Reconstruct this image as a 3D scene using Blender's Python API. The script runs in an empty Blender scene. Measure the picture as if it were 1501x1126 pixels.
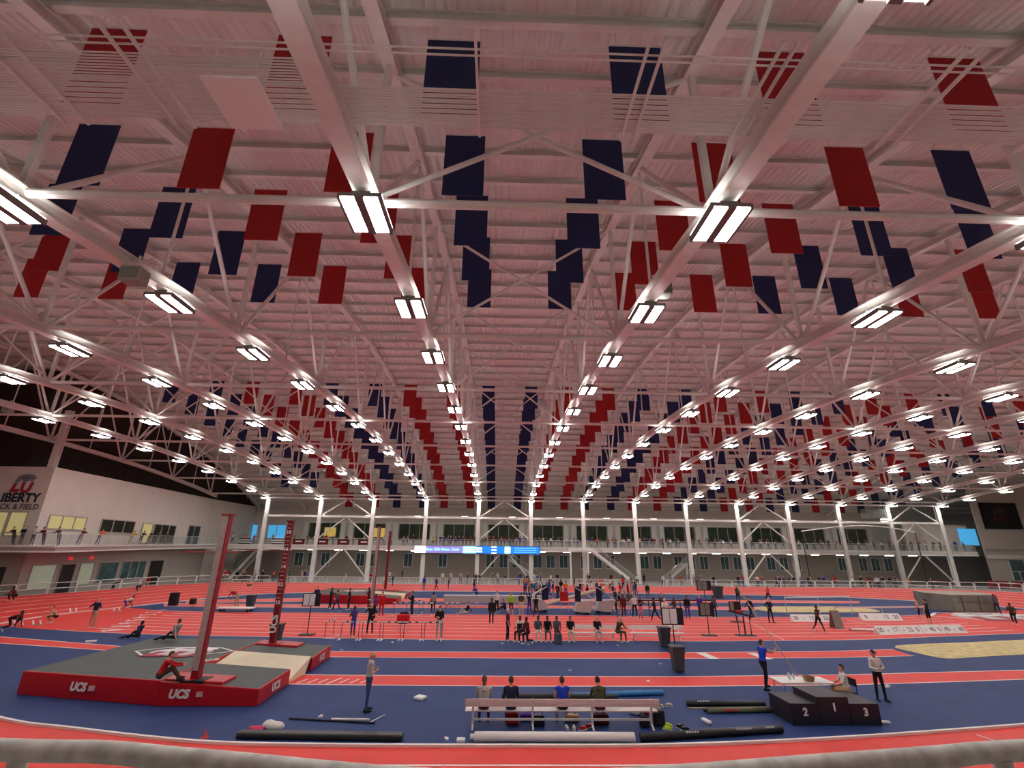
import bpy, bmesh, math, random
import numpy as np
from mathutils import Vector, Matrix
random.seed(7)
sc = bpy.context.scene
COL = sc.collection
R = math.radians
# ---------------------------------------------------------------- camera
def cam_axes(p, yaw, roll):
    f = Vector((math.sin(yaw)*math.cos(p), math.cos(yaw)*math.cos(p), math.sin(p)))
    r = Vector((math.cos(yaw), -math.sin(yaw), 0)); u = r.cross(f)
    return r*math.cos(roll)+u*math.sin(roll), u*math.cos(roll)-r*math.sin(roll), f
cd = bpy.data.cameras.new('camera'); cam = bpy.data.objects.new('camera', cd); COL.objects.link(cam)
_r, _u, _f = cam_axes(R(19.22), R(1.39), R(0.595))
cam.matrix_world = Matrix(((_r.x, _u.x, -_f.x, -0.992), (_r.y, _u.y, -_f.y, 0), (_r.z, _u.z, -_f.z, 5.2), (0, 0, 0, 1)))
cd.sensor_fit = 'HORIZONTAL'; cd.sensor_width = 36; cd.lens = 691/1501*36; cd.clip_start = .1; cd.clip_end = 400
sc.camera = cam
# ---------------------------------------------------------------- world, exposure
w = bpy.data.worlds.new('world'); sc.world = w; w.use_nodes = True
w.node_tree.nodes['Background'].inputs[0].default_value = (.55, .55, .6, 1)
w.node_tree.nodes['Background'].inputs[1].default_value = .05
sc.view_settings.view_transform = 'Standard'; sc.view_settings.look = 'None'
sc.view_settings.exposure = 0.22; sc.view_settings.gamma = 1; sc.view_settings.use_curve_mapping = False
sc.cycles.use_denoising = True
sc.cycles.max_bounces = 6; sc.cycles.diffuse_bounces = 4; sc.cycles.glossy_bounces = 2
sc.cycles.transmission_bounces = 3; sc.cycles.transparent_max_bounces = 8
sc.cycles.caustics_reflective = False; sc.cycles.caustics_refractive = False
LAMP_STRENGTH = 40.0; ADDED_UPLIGHT = 15.0
# ---------------------------------------------------------------- materials
M = {}
def mat(name, rgb, rough=.6, metal=0, var=.08, scale=6, bump=0, bscale=40, emit=0, alpha=1, spec=.4):
    if name in M: return M[name]
    m = bpy.data.materials.new(name); M[name] = m; m.use_nodes = True
    nt = m.node_tree; b = nt.nodes['Principled BSDF']
    b.inputs['Roughness'].default_value = rough; b.inputs['Metallic'].default_value = metal
    b.inputs['Specular IOR Level'].default_value = spec
    if emit:
        b.inputs['Base Color'].default_value = (*rgb, 1)
        b.inputs['Emission Color'].default_value = (*rgb, 1); b.inputs['Emission Strength'].default_value = emit
        return m
    tc = nt.nodes.new('ShaderNodeTexCoord'); no = nt.nodes.new('ShaderNodeTexNoise')
    no.inputs['Scale'].default_value = scale; no.inputs['Detail'].default_value = 4
    nt.links.new(tc.outputs['Object'], no.inputs['Vector'])
    rp = nt.nodes.new('ShaderNodeValToRGB')
    rp.color_ramp.elements[0].position = .3; rp.color_ramp.elements[1].position = .7
    rp.color_ramp.elements[0].color = (*[max(0, c*(1-var)) for c in rgb], 1)
    rp.color_ramp.elements[1].color = (*[min(1, c*(1+var)) for c in rgb], 1)
    nt.links.new(no.outputs['Fac'], rp.inputs['Fac']); nt.links.new(rp.outputs['Color'], b.inputs['Base Color'])
    if bump:
        n2 = nt.nodes.new('ShaderNodeTexNoise'); n2.inputs['Scale'].default_value = bscale
        nt.links.new(tc.outputs['Object'], n2.inputs['Vector'])
        bp = nt.nodes.new('ShaderNodeBump'); bp.inputs['Strength'].default_value = bump; bp.inputs['Distance'].default_value = .02
        nt.links.new(n2.outputs['Fac'], bp.inputs['Height']); nt.links.new(bp.outputs['Normal'], b.inputs['Normal'])
    if alpha < 1: b.inputs['Alpha'].default_value = alpha
    return m
def srgb(h):
    c = [int(h[i:i+2], 16)/255 for i in (0, 2, 4)]
    return tuple(x/12.92 if x <= .04045 else ((x+.055)/1.055)**2.4 for x in c)
STEEL = mat('white_painted_steel', (.78, .76, .72), .45, var=.05, scale=3)
ROOFM = mat('white_corrugated_deck', (.80, .77, .73), .5, var=.04, scale=2)
def corrugate(m):
    nt = m.node_tree; b = nt.nodes['Principled BSDF']; tc = nt.nodes['Texture Coordinate']
    wv = nt.nodes.new('ShaderNodeTexWave'); wv.wave_type = 'BANDS'; wv.bands_direction = 'X'; wv.inputs['Scale'].default_value = 1.05
    nt.links.new(tc.outputs['Object'], wv.inputs['Vector'])
    bp = nt.nodes.new('ShaderNodeBump'); bp.inputs['Strength'].default_value = .9; bp.inputs['Distance'].default_value = .06
    nt.links.new(wv.outputs['Fac'], bp.inputs['Height']); nt.links.new(bp.outputs['Normal'], b.inputs['Normal'])
corrugate(ROOFM)
RED = mat('red_track_rubber', (.76, .042, .034), .55, var=.07, scale=1.5, bump=.15, bscale=60)
PINK = mat('faded_red_runway_rubber', (.80, .12, .10), .55, var=.1, scale=2)
BLUE = mat('blue_infield_rubber', (.022, .048, .165), .6, var=.12, scale=.8, bump=.15, bscale=60, spec=.2)
LINE = mat('white_line_paint', (.82, .80, .78), .6, var=.06, scale=4)
CONC = mat('grey_concrete', (.32, .31, .30), .7, var=.12, scale=1.2)
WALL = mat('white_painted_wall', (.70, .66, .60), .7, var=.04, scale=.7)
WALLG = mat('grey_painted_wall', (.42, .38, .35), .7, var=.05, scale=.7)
DARK = mat('unlit_space_brown', (.030, .020, .016), .9, var=.2, scale=.5)
NAVYB = mat('navy_banner_fabric', (.020, .030, .110), .8, var=.08, scale=3)
REDB = mat('red_banner_fabric', (.42, .018, .020), .8, var=.08, scale=3)
BLACK = mat('black_matte', (.012, .012, .014), .55, var=.2, scale=5)
BLACKP = mat('black_vinyl', (.016, .016, .018), .35, var=.25, scale=7, bump=.5, bscale=9)
GREYV = mat('charcoal_vinyl', (.058, .074, .072), .55, var=.10, scale=1.5, bump=.15, bscale=4)
REDV = mat('red_vinyl', (.46, .006, .012), .35, var=.08, scale=2, bump=.1, bscale=5)
WHITE = mat('white_paint', (.80, .79, .77), .45, var=.03)
ALU = mat('brushed_aluminium', (.62, .61, .60), .35, .7, var=.06, scale=8)
GALV = mat('galvanised_pipe', (.60, .60, .56), .55, .1, var=.25, scale=14)
GLASS = mat('railing_glass', (.45, .50, .48), .1, var=.02, alpha=.14)
TEAL = mat('teal_window_glass', (.06, .13, .14), .12, var=.3, scale=.8)
DGLASS = mat('dark_green_window_glass', (.035, .055, .035), .12, var=.4, scale=.5)
CYAN = mat('dusk_blue_window', (.06, .34, .62), emit=.8)
SAND = mat('pale_sand', (.62, .52, .27), .9, var=.22, scale=2.5, bump=.8, bscale=6)
BIN = mat('grey_bin_plastic', (.055, .065, .07), .5, var=.1)
BEIGE = mat('pale_cream_vinyl', (.72, .64, .47), .5, var=.05, scale=2)
YELLOW = mat('yellow_vinyl', (.75, .42, .03), .5)
LAMP = mat('lit_lamp_panel', (1, .97, .93), emit=LAMP_STRENGTH)
LEDBLUE = mat('led_blue', (.01, .16, .80), emit=1.1)
LEDWHITE = mat('led_white', (.95, .95, 1), emit=1.6)
LEDVIO = mat('led_violet', (.22, .18, .48), emit=1.0)
LEDCYAN = mat('led_cyan', (.25, .75, 1), emit=1.3)
ORD = ['', 'first', 'second', 'third', 'fourth', 'fifth', 'sixth', 'seventh', 'eighth', 'ninth', 'tenth', 'eleventh', 'twelfth', 'thirteenth', 'fourteenth']
def bayname(b): return 'centre bay' if b == 0 else f"{ORD[abs(b)]} bay toward the {'lettered' if b < 0 else 'screen'} wall"
# ---------------------------------------------------------------- helpers
def tag(o, label=None, cat=None, group=None, kind=None):
    if label: o['label'] = label
    if cat: o['category'] = cat
    if group: o['group'] = group
    if kind: o['kind'] = kind
    return o
def empty(name, loc=(0, 0, 0), rz=0, parent=None):
    o = bpy.data.objects.new(name, None); COL.objects.link(o); o.location = loc; o.rotation_euler = (0, 0, rz)
    o.empty_display_size = .1
    if parent: o.parent = parent
    return o
def ob(name, me, parent=None, loc=None, rz=0):
    o = bpy.data.objects.new(name, me); COL.objects.link(o)
    if parent: o.parent = parent
    if loc is not None: o.location = loc
    if rz: o.rotation_euler = (0, 0, rz)
    return o
def copy_tree(o, parent=None):
    c = o.copy(); COL.objects.link(c); c.parent = parent
    for ch in [x for x in o.children]: copy_tree(ch, c)
    return c
class MB:
    def __init__(s): s.v = []; s.f = []; s.m = []; s.cur = 0
    def add(s, vs, fs):
        n = len(s.v); s.v += [tuple(x) for x in vs]; s.f += [tuple(n+i for i in q) for q in fs]; s.m += [s.cur]*len(fs); return s
    def box(s, c, d, rot=None):
        x, y, z = d[0]/2, d[1]/2, d[2]/2
        vs = [Vector((a, b, e)) for a in (-x, x) for b in (-y, y) for e in (-z, z)]
        if rot is not None: vs = [rot @ q for q in vs]
        c = Vector(c)
        return s.add([q+c for q in vs], [(0, 1, 3, 2), (4, 6, 7, 5), (0, 4, 5, 1), (2, 3, 7, 6), (0, 2, 6, 4), (1, 5, 7, 3)])
    def lo(s, a, b):   # box from min to max corner
        return s.box([(a[i]+b[i])/2 for i in range(3)], [b[i]-a[i] for i in range(3)])
    def beam(s, p, q, w_, h, up=(0, 0, 1)):
        p, q = Vector(p), Vector(q); d = (q-p).normalized(); u = Vector(up)
        if abs(d.dot(u)) > .98: u = Vector((0, 1, 0))
        sd = d.cross(u).normalized()*w_/2; u2 = sd.cross(d).normalized()*h/2
        vs = [e+a*sd+b*u2 for e in (p, q) for a, b in ((-1, -1), (1, -1), (1, 1), (-1, 1))]
        return s.add(vs, [(3, 2, 1, 0), (4, 5, 6, 7), (0, 1, 5, 4), (1, 2, 6, 5), (2, 3, 7, 6), (3, 0, 4, 7)])
    def tube(s, p, q, r, r2=None, n=8):
        p, q = Vector(p), Vector(q); r2 = r if r2 is None else r2
        d = (q-p).normalized(); u = Vector((0, 0, 1)) if abs(d.z) < .9 else Vector((1, 0, 0))
        a = d.cross(u).normalized(); b = d.cross(a)
        vs = []
        for e, rr in ((p, r), (q, r2)):
            vs += [e+rr*(math.cos(t)*a+math.sin(t)*b) for t in [2*math.pi*i/n for i in range(n)]]
        fs = [(i, (i+1) % n, n+(i+1) % n, n+i) for i in range(n)]+[tuple(range(n-1, -1, -1)), tuple(range(n, 2*n))]
        return s.add(vs, fs)
    def path(s, pts, r, n=8):
        for a, b in zip(pts, pts[1:]): s.tube(a, b, r, n=n)
        return s
    def lathe(s, c, prof, n=16, sx=1, sy=1):
        vs = [(c[0]+r*sx*math.cos(2*math.pi*i/n), c[1]+r*sy*math.sin(2*math.pi*i/n), c[2]+z) for r, z in prof for i in range(n)]
        fs = [(k*n+i, k*n+(i+1) % n, (k+1)*n+(i+1) % n, (k+1)*n+i) for k in range(len(prof)-1) for i in range(n)]
        return s.add(vs, fs)
    def prism(s, poly, z0, z1):   # poly: list of (x,y), ccw
        n = len(poly)
        vs = [(x, y, z0) for x, y in poly]+[(x, y, z1) for x, y in poly]
        return s.add(vs, [tuple(range(n-1, -1, -1)), tuple(range(n, 2*n))]+[(i, (i+1) % n, n+(i+1) % n, n+i) for i in range(n)])
    def mesh(s, name, mats, smooth=False):
        me = bpy.data.meshes.new(name); me.from_pydata(s.v, [], s.f)
        for m in (mats if isinstance(mats, (list, tuple)) else [mats]): me.materials.append(m)
        me.polygons.foreach_set('material_index', s.m)
        if smooth: me.polygons.foreach_set('use_smooth', [True]*len(s.f))
        me.update(); return me
    def build(s, name, mats, parent=None, smooth=False, loc=None, rz=0):
        return ob(name, s.mesh(name, mats, smooth), parent, loc, rz)
def rbox(name, c, d, mt, parent=None, bev=.03, seg=2, rz=0):
    bm = bmesh.new(); bmesh.ops.create_cube(bm, size=1)
    bmesh.ops.scale(bm, vec=d, verts=bm.verts)
    bmesh.ops.bevel(bm, geom=list(bm.edges), offset=bev, segments=seg, affect='EDGES', profile=.6)
    me = bpy.data.meshes.new(name); bm.to_mesh(me); bm.free(); me.materials.append(mt)
    return ob(name, me, parent, c, rz)
def bprism(name, poly, z0, z1, mats, parent=None, bev=.04, topmat=None):
    bm = bmesh.new(); vs = [bm.verts.new((x, y, z0)) for x, y in poly]; f = bm.faces.new(vs)
    r = bmesh.ops.extrude_face_region(bm, geom=[f]); tv = [g for g in r['geom'] if isinstance(g, bmesh.types.BMVert)]
    bmesh.ops.translate(bm, vec=(0, 0, z1-z0), verts=tv)
    bmesh.ops.recalc_face_normals(bm, faces=bm.faces)
    bmesh.ops.bevel(bm, geom=[e for e in bm.edges if max(v.co.z for v in e.verts) > z0+.01], offset=bev, segments=2, affect='EDGES', profile=.6)
    me = bpy.data.meshes.new(name); bm.to_mesh(me); bm.free()
    for m in (mats if isinstance(mats, (list, tuple)) else [mats]): me.materials.append(m)
    if topmat is not None:
        for p in me.polygons:
            if p.normal.z > .95 and p.center.z > z1-.02: p.material_index = topmat
    return ob(name, me, parent)
def text(s, size, mw, mt, parent=None, name='lettering', bold=.0, ext=.004, align='CENTER', shear=0):
    c = bpy.data.curves.new(name, 'FONT'); c.body = s; c.size = size; c.align_x = align; c.align_y = 'CENTER'
    c.extrude = ext; c.offset = bold; c.shear = shear; c.resolution_u = 3
    t = bpy.data.objects.new(name, c); COL.objects.link(t)
    bpy.context.view_layer.update()
    me = bpy.data.meshes.new_from_object(t.evaluated_get(bpy.context.evaluated_depsgraph_get()))
    bpy.data.objects.remove(t); bpy.data.curves.remove(c)
    me.materials.clear(); me.materials.append(mt)
    me.transform(mw); return ob(name, me, parent)
def facing(x, y, z, rz=0, tilt=90):   # a writing plane upright at (x,y,z), facing -Y turned by rz
    return Matrix.Translation((x, y, z)) @ Matrix.Rotation(rz, 4, 'Z') @ Matrix.Rotation(R(tilt), 4, 'X')
def flat(poly, z, name, mt, parent=None):
    me = bpy.data.meshes.new(name); me.from_pydata([(p[0], p[1], z) for p in poly], [], [tuple(range(len(poly)))])
    me.materials.append(mt); me.update()
    if me.polygons[0].normal.z < 0: me.flip_normals()
    return ob(name, me, parent)
def strip(pts, wd, z, name, mt, parent=None, zs=None):   # painted band of width wd along a path
    L, Rr = [], []
    n = len(pts)
    for i in range(n):
        a = Vector(pts[max(0, i-1)][:2]); b = Vector(pts[min(n-1, i+1)][:2]); d = (b-a).normalized(); nrm = Vector((-d.y, d.x))*wd/2
        c = Vector(pts[i][:2]); zz = z if zs is None else zs[i]
        L.append((*(c+nrm), zz)); Rr.append((*(c-nrm), zz))
    me = bpy.data.meshes.new(name); me.from_pydata(L+Rr, [], [(n+i, n+i+1, i+1, i) for i in range(n-1)]); me.materials.append(mt); me.update()
    return ob(name, me, parent)
def cr(pts, k=6, closed=False):   # Catmull-Rom through points of any dimension
    P = [np.array(p, float) for p in pts]; n = len(P); out = []
    for i in range(n if closed else n-1):
        g = (lambda j: P[j % n]) if closed else (lambda j: P[min(max(j, 0), n-1)])
        p0, p1, p2, p3 = g(i-1), g(i), g(i+1), g(i+2)
        for t in np.arange(k)/k:
            out.append(.5*((2*p1)+(-p0+p2)*t+(2*p0-5*p1+4*p2-p3)*t*t+(-p0+3*p1-3*p2+p3)*t**3))
    if not closed: out.append(P[-1])
    return [tuple(float(v) for v in q) for q in out]
S = 8.7; YC = 81.3
# ================================================================ floor and track
floor = tag(MB().lo((-75, -14, -.3), (115, 112, 0)).build('floor', CONC), 'grey concrete floor around the red and blue running track', kind='structure')
IN = [(-.7,15.6,0),(3.9,15.66,0),(9.15,16.2,0),(15.8,17.3,0),(25,19,0),(35,22.5,0),(44,28,0),(50,35,0),(52.5,43,0),(51.5,50,0),(48,55.5,0),(42,60,0),(33,62.4,0),(22,63.2,0),(10,64.2,0),(-5,64.6,0),(-15,63.6,0),(-23.6,61,0),(-27.6,59,0),(-30,55.8,0),(-31.6,51.3,0),(-33.3,46.5,0),(-34.8,41.4,0),(-34.8,37.2,0),(-33,31,0),(-29,25.5,0),(-23,20.8,0),(-16.3,17.7,0),(-13.6,16.9,0),(-9.4,15.9,0),(-6,15.65,0)]
OUT = [(-.7,8.6,0),(5,8.6,0),(11.5,9,.02),(19.5,10,.05),(30,11.6,.3),(42,15.5,.6),(53,22,.75),(61,31,.75),(64.5,43,.75),(64.5,54,.75),(61,63,.7),(54,69.5,.5),(40,71.6,.35),(24,72,.3),(10,72,.3),(-5,72,.3),(-17,71.8,.35),(-29,70.6,.45),(-37,68.2,.55),(-40.4,61.4,.7),(-41.3,57,.72),(-42.3,51.5,.73),(-44.5,46.4,.73),(-45.3,38,.73),(-43.5,27.5,.73),(-38,19.5,.7),(-30,13.5,.5),(-21,10.4,.2),(-17,9.4,.1),(-12,8.8,.05),(-6,8.6,0)]
INC = cr(IN, 6, True); OUTC = cr(OUT, 6, True); NR = len(INC)
def ring(a, b, z, name, mt, w0=None):   # band of the banked oval between lane fractions a and b
    V, F = [], []
    for i in range(NR):
        p, q = np.array(INC[i]), np.array(OUTC[i])
        for t in (a, b): c = p+(q-p)*t; V.append((c[0], c[1], c[2]+z))
    F = [(2*i, 2*i+1, (2*i+3) % (2*NR), (2*i+2) % (2*NR)) for i in range(NR)]
    me = bpy.data.meshes.new(name); me.from_pydata(V, [], F); me.materials.append(mt); me.update()
    if me.polygons[0].normal.z < 0: me.flip_normals()
    return ob(name, me, floor)
flat([p[:2] for p in INC], .006, 'infield_surface', BLUE, floor)
ring(0, 1, .012, 'oval_track_surface', RED)
# outer skirt of the banked bends
V = []; F = []
for i, q in enumerate(OUTC): V += [(q[0], q[1], q[2]+.012), (q[0], q[1], -.02)]
F = [(2*i, (2*i+2) % (2*NR), (2*i+3) % (2*NR), 2*i+1) for i in range(NR)]
me = bpy.data.meshes.new('bank_skirt'); me.from_pydata(V, [], F); me.materials.append(CONC); me.update(); ob('bank_skirt', me, floor)
for k in range(1, 6): ring(k/6-.006, k/6+.006, .017, 'lane_line', LINE)
ring(.985, 1, .018, 'lane_line', LINE)
# raised inner kerb: white top, grey side
kerb = MB()
for a, b in zip(INC, INC[1:]+INC[:1]): kerb.beam((a[0], a[1], .04), (b[0], b[1], .04), .10, .08)
tag(kerb.build('track_kerb', WHITE), 'low white kerb rail along the inside of the red oval track', 'kerb')
# sprint straight with its lanes
lowb = [(-38.24, 37.32), (-31.81, 34.98), (-26.28, 33.56), (-21.28, 32.76), (-11.14, 32.06), (-0.49, 31.51), (11.88, 31.68), (21.73, 32.47), (27.83, 33.83), (35.35, 35.36), (39.65, 36.60)]
upb = [(-45.22, 51.31), (-37.06, 48.33), (-32.96, 45.98), (-28.61, 43.88), (-24.06, 43.43), (-14.97, 43.33), (-0.34, 42.85), (8.67, 42.83), (16.53, 42.58), (29.64, 42.95), (36.87, 45.01), (41.87, 47.17), (50.43, 49.32), (56.45, 51.01)]
flat(lowb+upb[::-1], .010, 'sprint_straight_surface', RED, floor)
def lerp2(A, x):
    return float(np.interp(x, [p[0] for p in A], [p[1] for p in A]))
for k in range(0, 9):
    x0, x1 = (-27, 36) if 0 < k < 8 else (-29, 38)
    xs = np.linspace(x0, x1, 24)
    strip([(x, lerp2(lowb, x)+(lerp2(upb, x)-lerp2(lowb, x))*k/8) for x in xs], .10, .016, 'lane_line', LINE, floor)
# white number marks painted across the start of the lanes
for k in range(8):
    y0 = (-28.45, 34.25)[1]+k*1.45; x = -25.6-k*.55
    text(str(8-k), 1.5, Matrix.Translation((x, y0, .018)) @ Matrix.Rotation(R(-60), 4, 'Z'), LINE, floor, 'lane_number', .02, .001)
# runways on the infield
def runway(a, b, mt, z=.010, lw=.09):
    flat(list(a)+list(b)[::-1], z, 'runway_surface', mt, floor)
    strip(a, lw, z+.006, 'runway_line', LINE, floor); strip(b, lw, z+.006, 'runway_line', LINE, floor)
runway([(-30.05, 31.76), (-25.38, 30.41), (-21.16, 29.17), (-15.25, 28.43), (-9.81, 28.14), (-0.54, 28.20), (8.98, 28.36), (16.71, 28.82), (21.47, 29.50)],
       [(-28.17, 29.83), (-24.01, 28.82), (-20.19, 27.87), (-14.54, 27.11), (-9.38, 26.84), (-0.56, 26.73), (8.42, 26.86), (15.64, 27.18), (21.20, 27.80)], RED)
runway([(-10.58, 23.52), (-8.18, 23.31), (-0.61, 23.23), (7.09, 23.29), (14.97, 23.77), (20.20, 24.36), (23.88, 24.74), (28.09, 25.50)],
       [(-9.86, 21.91), (-7.66, 21.80), (-0.63, 21.69), (6.52, 21.74), (13.76, 22.09), (18.59, 22.63), (22.07, 23.07), (25.82, 23.65)], RED)
runway([(-31.64, 51.69), (-28.63, 53.22), (-21.75, 54.94), (-0.16, 56.50), (19.46, 56.55), (39.46, 56.60)], [(-30.55, 49.93), (-27.14, 50.47), (-20.54, 51.87), (-0.20, 53.35), (18.40, 53.70), (37.85, 54.41)], PINK, lw=.14)
runway([(-32.32, 49.51), (-26.53, 49.34), (-19.51, 49.24), (-0.25, 49.96), (17.01, 49.95), (24.35, 49.86)], [(-30.75, 47.14), (-25.25, 46.97), (-18.63, 46.98), (-0.28, 47.77), (16.18, 47.74), (23.18, 47.64)], PINK, lw=.14)
for x in (1020, 1070):   # broad white take-off boards
    flat([((9.69, 28.29)[0]+(x-1020)*.055+a, b) for a, b in ((0, (9.69, 28.29)[1]), (.5, (9.69, 28.29)[1]), (.62, (9.09, 26.80)[1]), (.12, (9.09, 26.80)[1]))], .02, 'take_off_board', LINE, floor)
for k in range(7):       # run-up check marks
    x = (-8.89, 22.55)[0]+k*.42; big = k == 3; dy = .5 if big else .3
    flat([(x-dy*.35, 22.35-dy), (x-dy*.35+.07, 22.35-dy), (x+dy*.35+.07, 22.35+dy), (x+dy*.35, 22.35+dy)], .019, 'check_mark', LINE, floor)
strip([(13.56, 16.56), (13.72, 15.73)], .06, .02, 'start_line', LINE, floor)
strip([(27.45, 42.64), (26.64, 34.20)], .06, .02, 'start_line', LINE, floor)
strip([(19.12, 42.63), (16.76, 32.17)], .05, .02, 'start_line', LINE, floor)
# sand pits
def pit(poly, label):
    e = empty('sand_pit', (poly[0][0], poly[0][1], 0)); tag(e, label, 'sand pit')
    P = cr(poly, 4, True); c = np.mean(np.array(P), 0)
    V = [(x-poly[0][0], y-poly[0][1], .022) for x, y in P]+[(c[0]+(x-c[0])*.75-poly[0][0], c[1]+(y-c[1])*.75-poly[0][1], .05) for x, y in P]+[(c[0]-poly[0][0], c[1]-poly[0][1], .04)]
    n = len(P); F = [(i, (i+1) % n, n+(i+1) % n, n+i) for i in range(n)]+[(n+i, n+(i+1) % n, 2*n) for i in range(n)]
    me = bpy.data.meshes.new('sand'); me.from_pydata(V, [], F); me.materials.append(SAND); me.update()
    if me.polygons[0].normal.z < 0: me.flip_normals()
    ob('sand', me, e); return e
pit([(22.53, 30.62), (28.11, 31.85), (33.13, 32.93), (39.58, 34.13), (34.09, 29.75), (27.73, 28.30), (24.29, 27.54), (22.37, 27.18), (21.99, 28.51)], 'large pale sand pit in the blue infield beside the red runway')
pit([(24.43, 50.14), (29.63, 50.76), (34.34, 50.78), (34.34, 47.04), (28.04, 46.19), (23.66, 46.19)], 'long yellow sand pit beyond the white distance boards')
# emblem painted on the red turn area
def emblem(mw, size, parent, head=None, outline=True):
    """shield with an eagle head over the letters L and U"""
    def pl(pts, mt, name, dz=0):
        me = bpy.data.meshes.new(name); n = len(pts)
        me.from_pydata([(x*size, y*size, dz) for x, y in pts], [], [tuple(range(n))]); me.materials.append(mt); me.transform(mw); me.update()
        return ob(name, me, parent)
    if outline:
        o = [(-1.35, .1), (-.8, .62), (.75, .62), (1.35, .15), (.35, -.62), (-.1, -.45), (-.75, -.5)]
        for a, b in zip(o, o[1:]+o[:1]):
            d = (Vector(b)-Vector(a)).normalized(); nn = Vector((-d.y, d.x))*.035; a, b = Vector(a)-d*.03, Vector(b)+d*.03
            pl([tuple(a-nn), tuple(b-nn), tuple(b+nn), tuple(a+nn)], LINE, 'shield_outline')
    if outline:
        mw = mw @ Matrix.Scale(1.35, 4)
        pl([(.62*math.cos(t)-.02, .4*math.sin(t)+.03) for t in np.linspace(0, 6.1, 20)], mat('pale_grey_print', (.55, .55, .56)), 'emblem_disc', .0004*size)
    pl([(-.55, .05), (-.35, .42), (.0, .52), (.4, .48), (.62, .3), (.45, .22), (.5, .1), (.25, .18), (.0, .1), (-.2, .2), (-.3, .05)], head or LINE, 'eagle_head', .001*size)
    pl([(-.3, .3), (-.1, .38), (.1, .34), (.3, .38), (.1, .26), (-.1, .28)], mat('slate_blue_print', (.10, .12, .22)), 'eagle_crest', .003*size)
    pl([(-.5, .02), (-.32, .02), (-.38, -.28), (-.12, -.28), (-.15, -.45), (-.62, -.45)], mat('crimson_print', (.36, .02, .04)), 'letter', .002*size)
    pl([(-.08, .08), (.1, .08), (.06, -.25), (.12, -.33), (.24, -.33), (.3, -.25), (.36, .08), (.54, .08), (.46, -.32), (.32, -.5), (.05, -.5), (-.1, -.34)], mat('crimson_print', (.36, .02, .04)), 'letter', .002*size)
emblem(Matrix.Translation((*(42.30, 43.80), .022)) @ Matrix.Scale(1.0, 4), 4.2, floor)
flat([(38.51, 43.61), (42.57, 45.59), (46.64, 45.81), (45.82, 43.98), (42.28, 41.78), (39.21, 41.63)], .0205, 'emblem_ground', mat('grey_white_paint', (.62, .60, .60)), floor)
# ================================================================ ceiling, purlins
def zt(Y): return 22.8-.0038*(Y-44)**2          # top chord
def zb(Y):                                       # bottom chord
    return float(np.interp(Y, [-6,3.63,9.6,15.5,21.5,27.4,33.4,39.3,45.3,51.2,57.2,63.1,69.1,75,81,90],
                           [12.0,12.95,13.35,13.98,14.5,14.95,15.26,15.44,15.47,15.36,15.14,14.8,14.3,13.7,12.95,11.6]))
XW, XE = -56, 96
ys = list(np.linspace(-6, 100, 54)); V = []; F = []
for y in ys: V += [(XW, y, zt(y)+.62), (XE, y, zt(y)+.62)]
for y in ys: V += [(XW, y, zt(y)+.9), (XE, y, zt(y)+.9)]
n = len(ys); F = [(2*i+1, 2*i, 2*i+2, 2*i+3) for i in range(n-1)]+[(2*n+2*i, 2*n+2*i+1, 2*n+2*i+3, 2*n+2*i+2) for i in range(n-1)]
me = bpy.data.meshes.new('ceiling'); me.from_pydata(V, [], F); me.materials.append(ROOFM); me.update()
ceiling = tag(ob('ceiling', me), 'arched white corrugated metal roof deck', kind='structure')
pm = MB().box((0, 0, .12), (XE-XW, .26, .03)).box((0, 0, 0), (XE-XW, .03, .24)).box((0, 0, -.12), (XE-XW, .26, .03)).mesh('purlin', STEEL)
k = 0
while True:
    y = -1.15+1.975*k; k += 1
    if y > 99: break
    p = ob('purlin', pm, ceiling, ((XE+XW)/2, y, zt(y)+.47)); p.rotation_euler = (math.atan(-.0076*(y-44)), 0, 0)
# ================================================================ trusses
PIPES = [9.85+9.95*k for k in range(8)]          # bridging lines
TX = [i*S for i in (-5.5,-4.5,-3.5,-2.5,-1.5,-.5,.5,1.5,2.5,3.5,4.5,5.5,6.5,7.5,8.5)]
nodes = [-.1+4.975*k for k in range(17)]
trusses = []
def truss_mesh():
    out = []
    a = MB(); yy = list(np.linspace(-6, 81.3, 45))
    for p, q in zip(yy, yy[1:]):   # wide-flange bottom chord
        a.beam((0, p, zb(p)-.19), (0, q, zb(q)-.19), .44, .035); a.beam((0, p, zb(p)+.19), (0, q, zb(q)+.19), .44, .035); a.beam((0, p, zb(p)), (0, q, zb(q)), .05, .36)
    out.append(('bottom_chord', a.mesh('bottom_chord', STEEL)))
    a = MB(); yy = list(np.linspace(-6, 100, 54))
    for p, q in zip(yy, yy[1:]):
        a.beam((0, p, zt(p)-.17), (0, q, zt(q)-.17), .40, .035); a.beam((0, p, zt(p)+.17), (0, q, zt(q)+.17), .40, .035); a.beam((0, p, zt(p)), (0, q, zt(q)), .05, .32)
    out.append(('top_chord', a.mesh('top_chord', STEEL)))
    for j, y in enumerate(nodes):
        if j % 2 == 0:
            a = MB().beam((0, y, zb(y)+.2), (0, y, zt(y)-.2), .17, .17, (1, 0, 0)); out.append(('web_post', a.mesh('web_post', STEEL)))
            for d in (-1, 1):
                y2 = y+d*4.975
                if -6 < y2 < 81.3:
                    a = MB().tube((0, y+d*.25, zb(y)+.2), (0, y2-d*.25, zt(y2)-.2), .09); out.append(('web_diagonal', a.mesh('web_diagonal', STEEL)))
        else:
            a = MB().tube((0, y, zb(y)+.2), (0, y, zt(y)-.2), .055); out.append(('web_post', a.mesh('web_post', STEEL)))
    return out
TM = truss_mesh()
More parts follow.
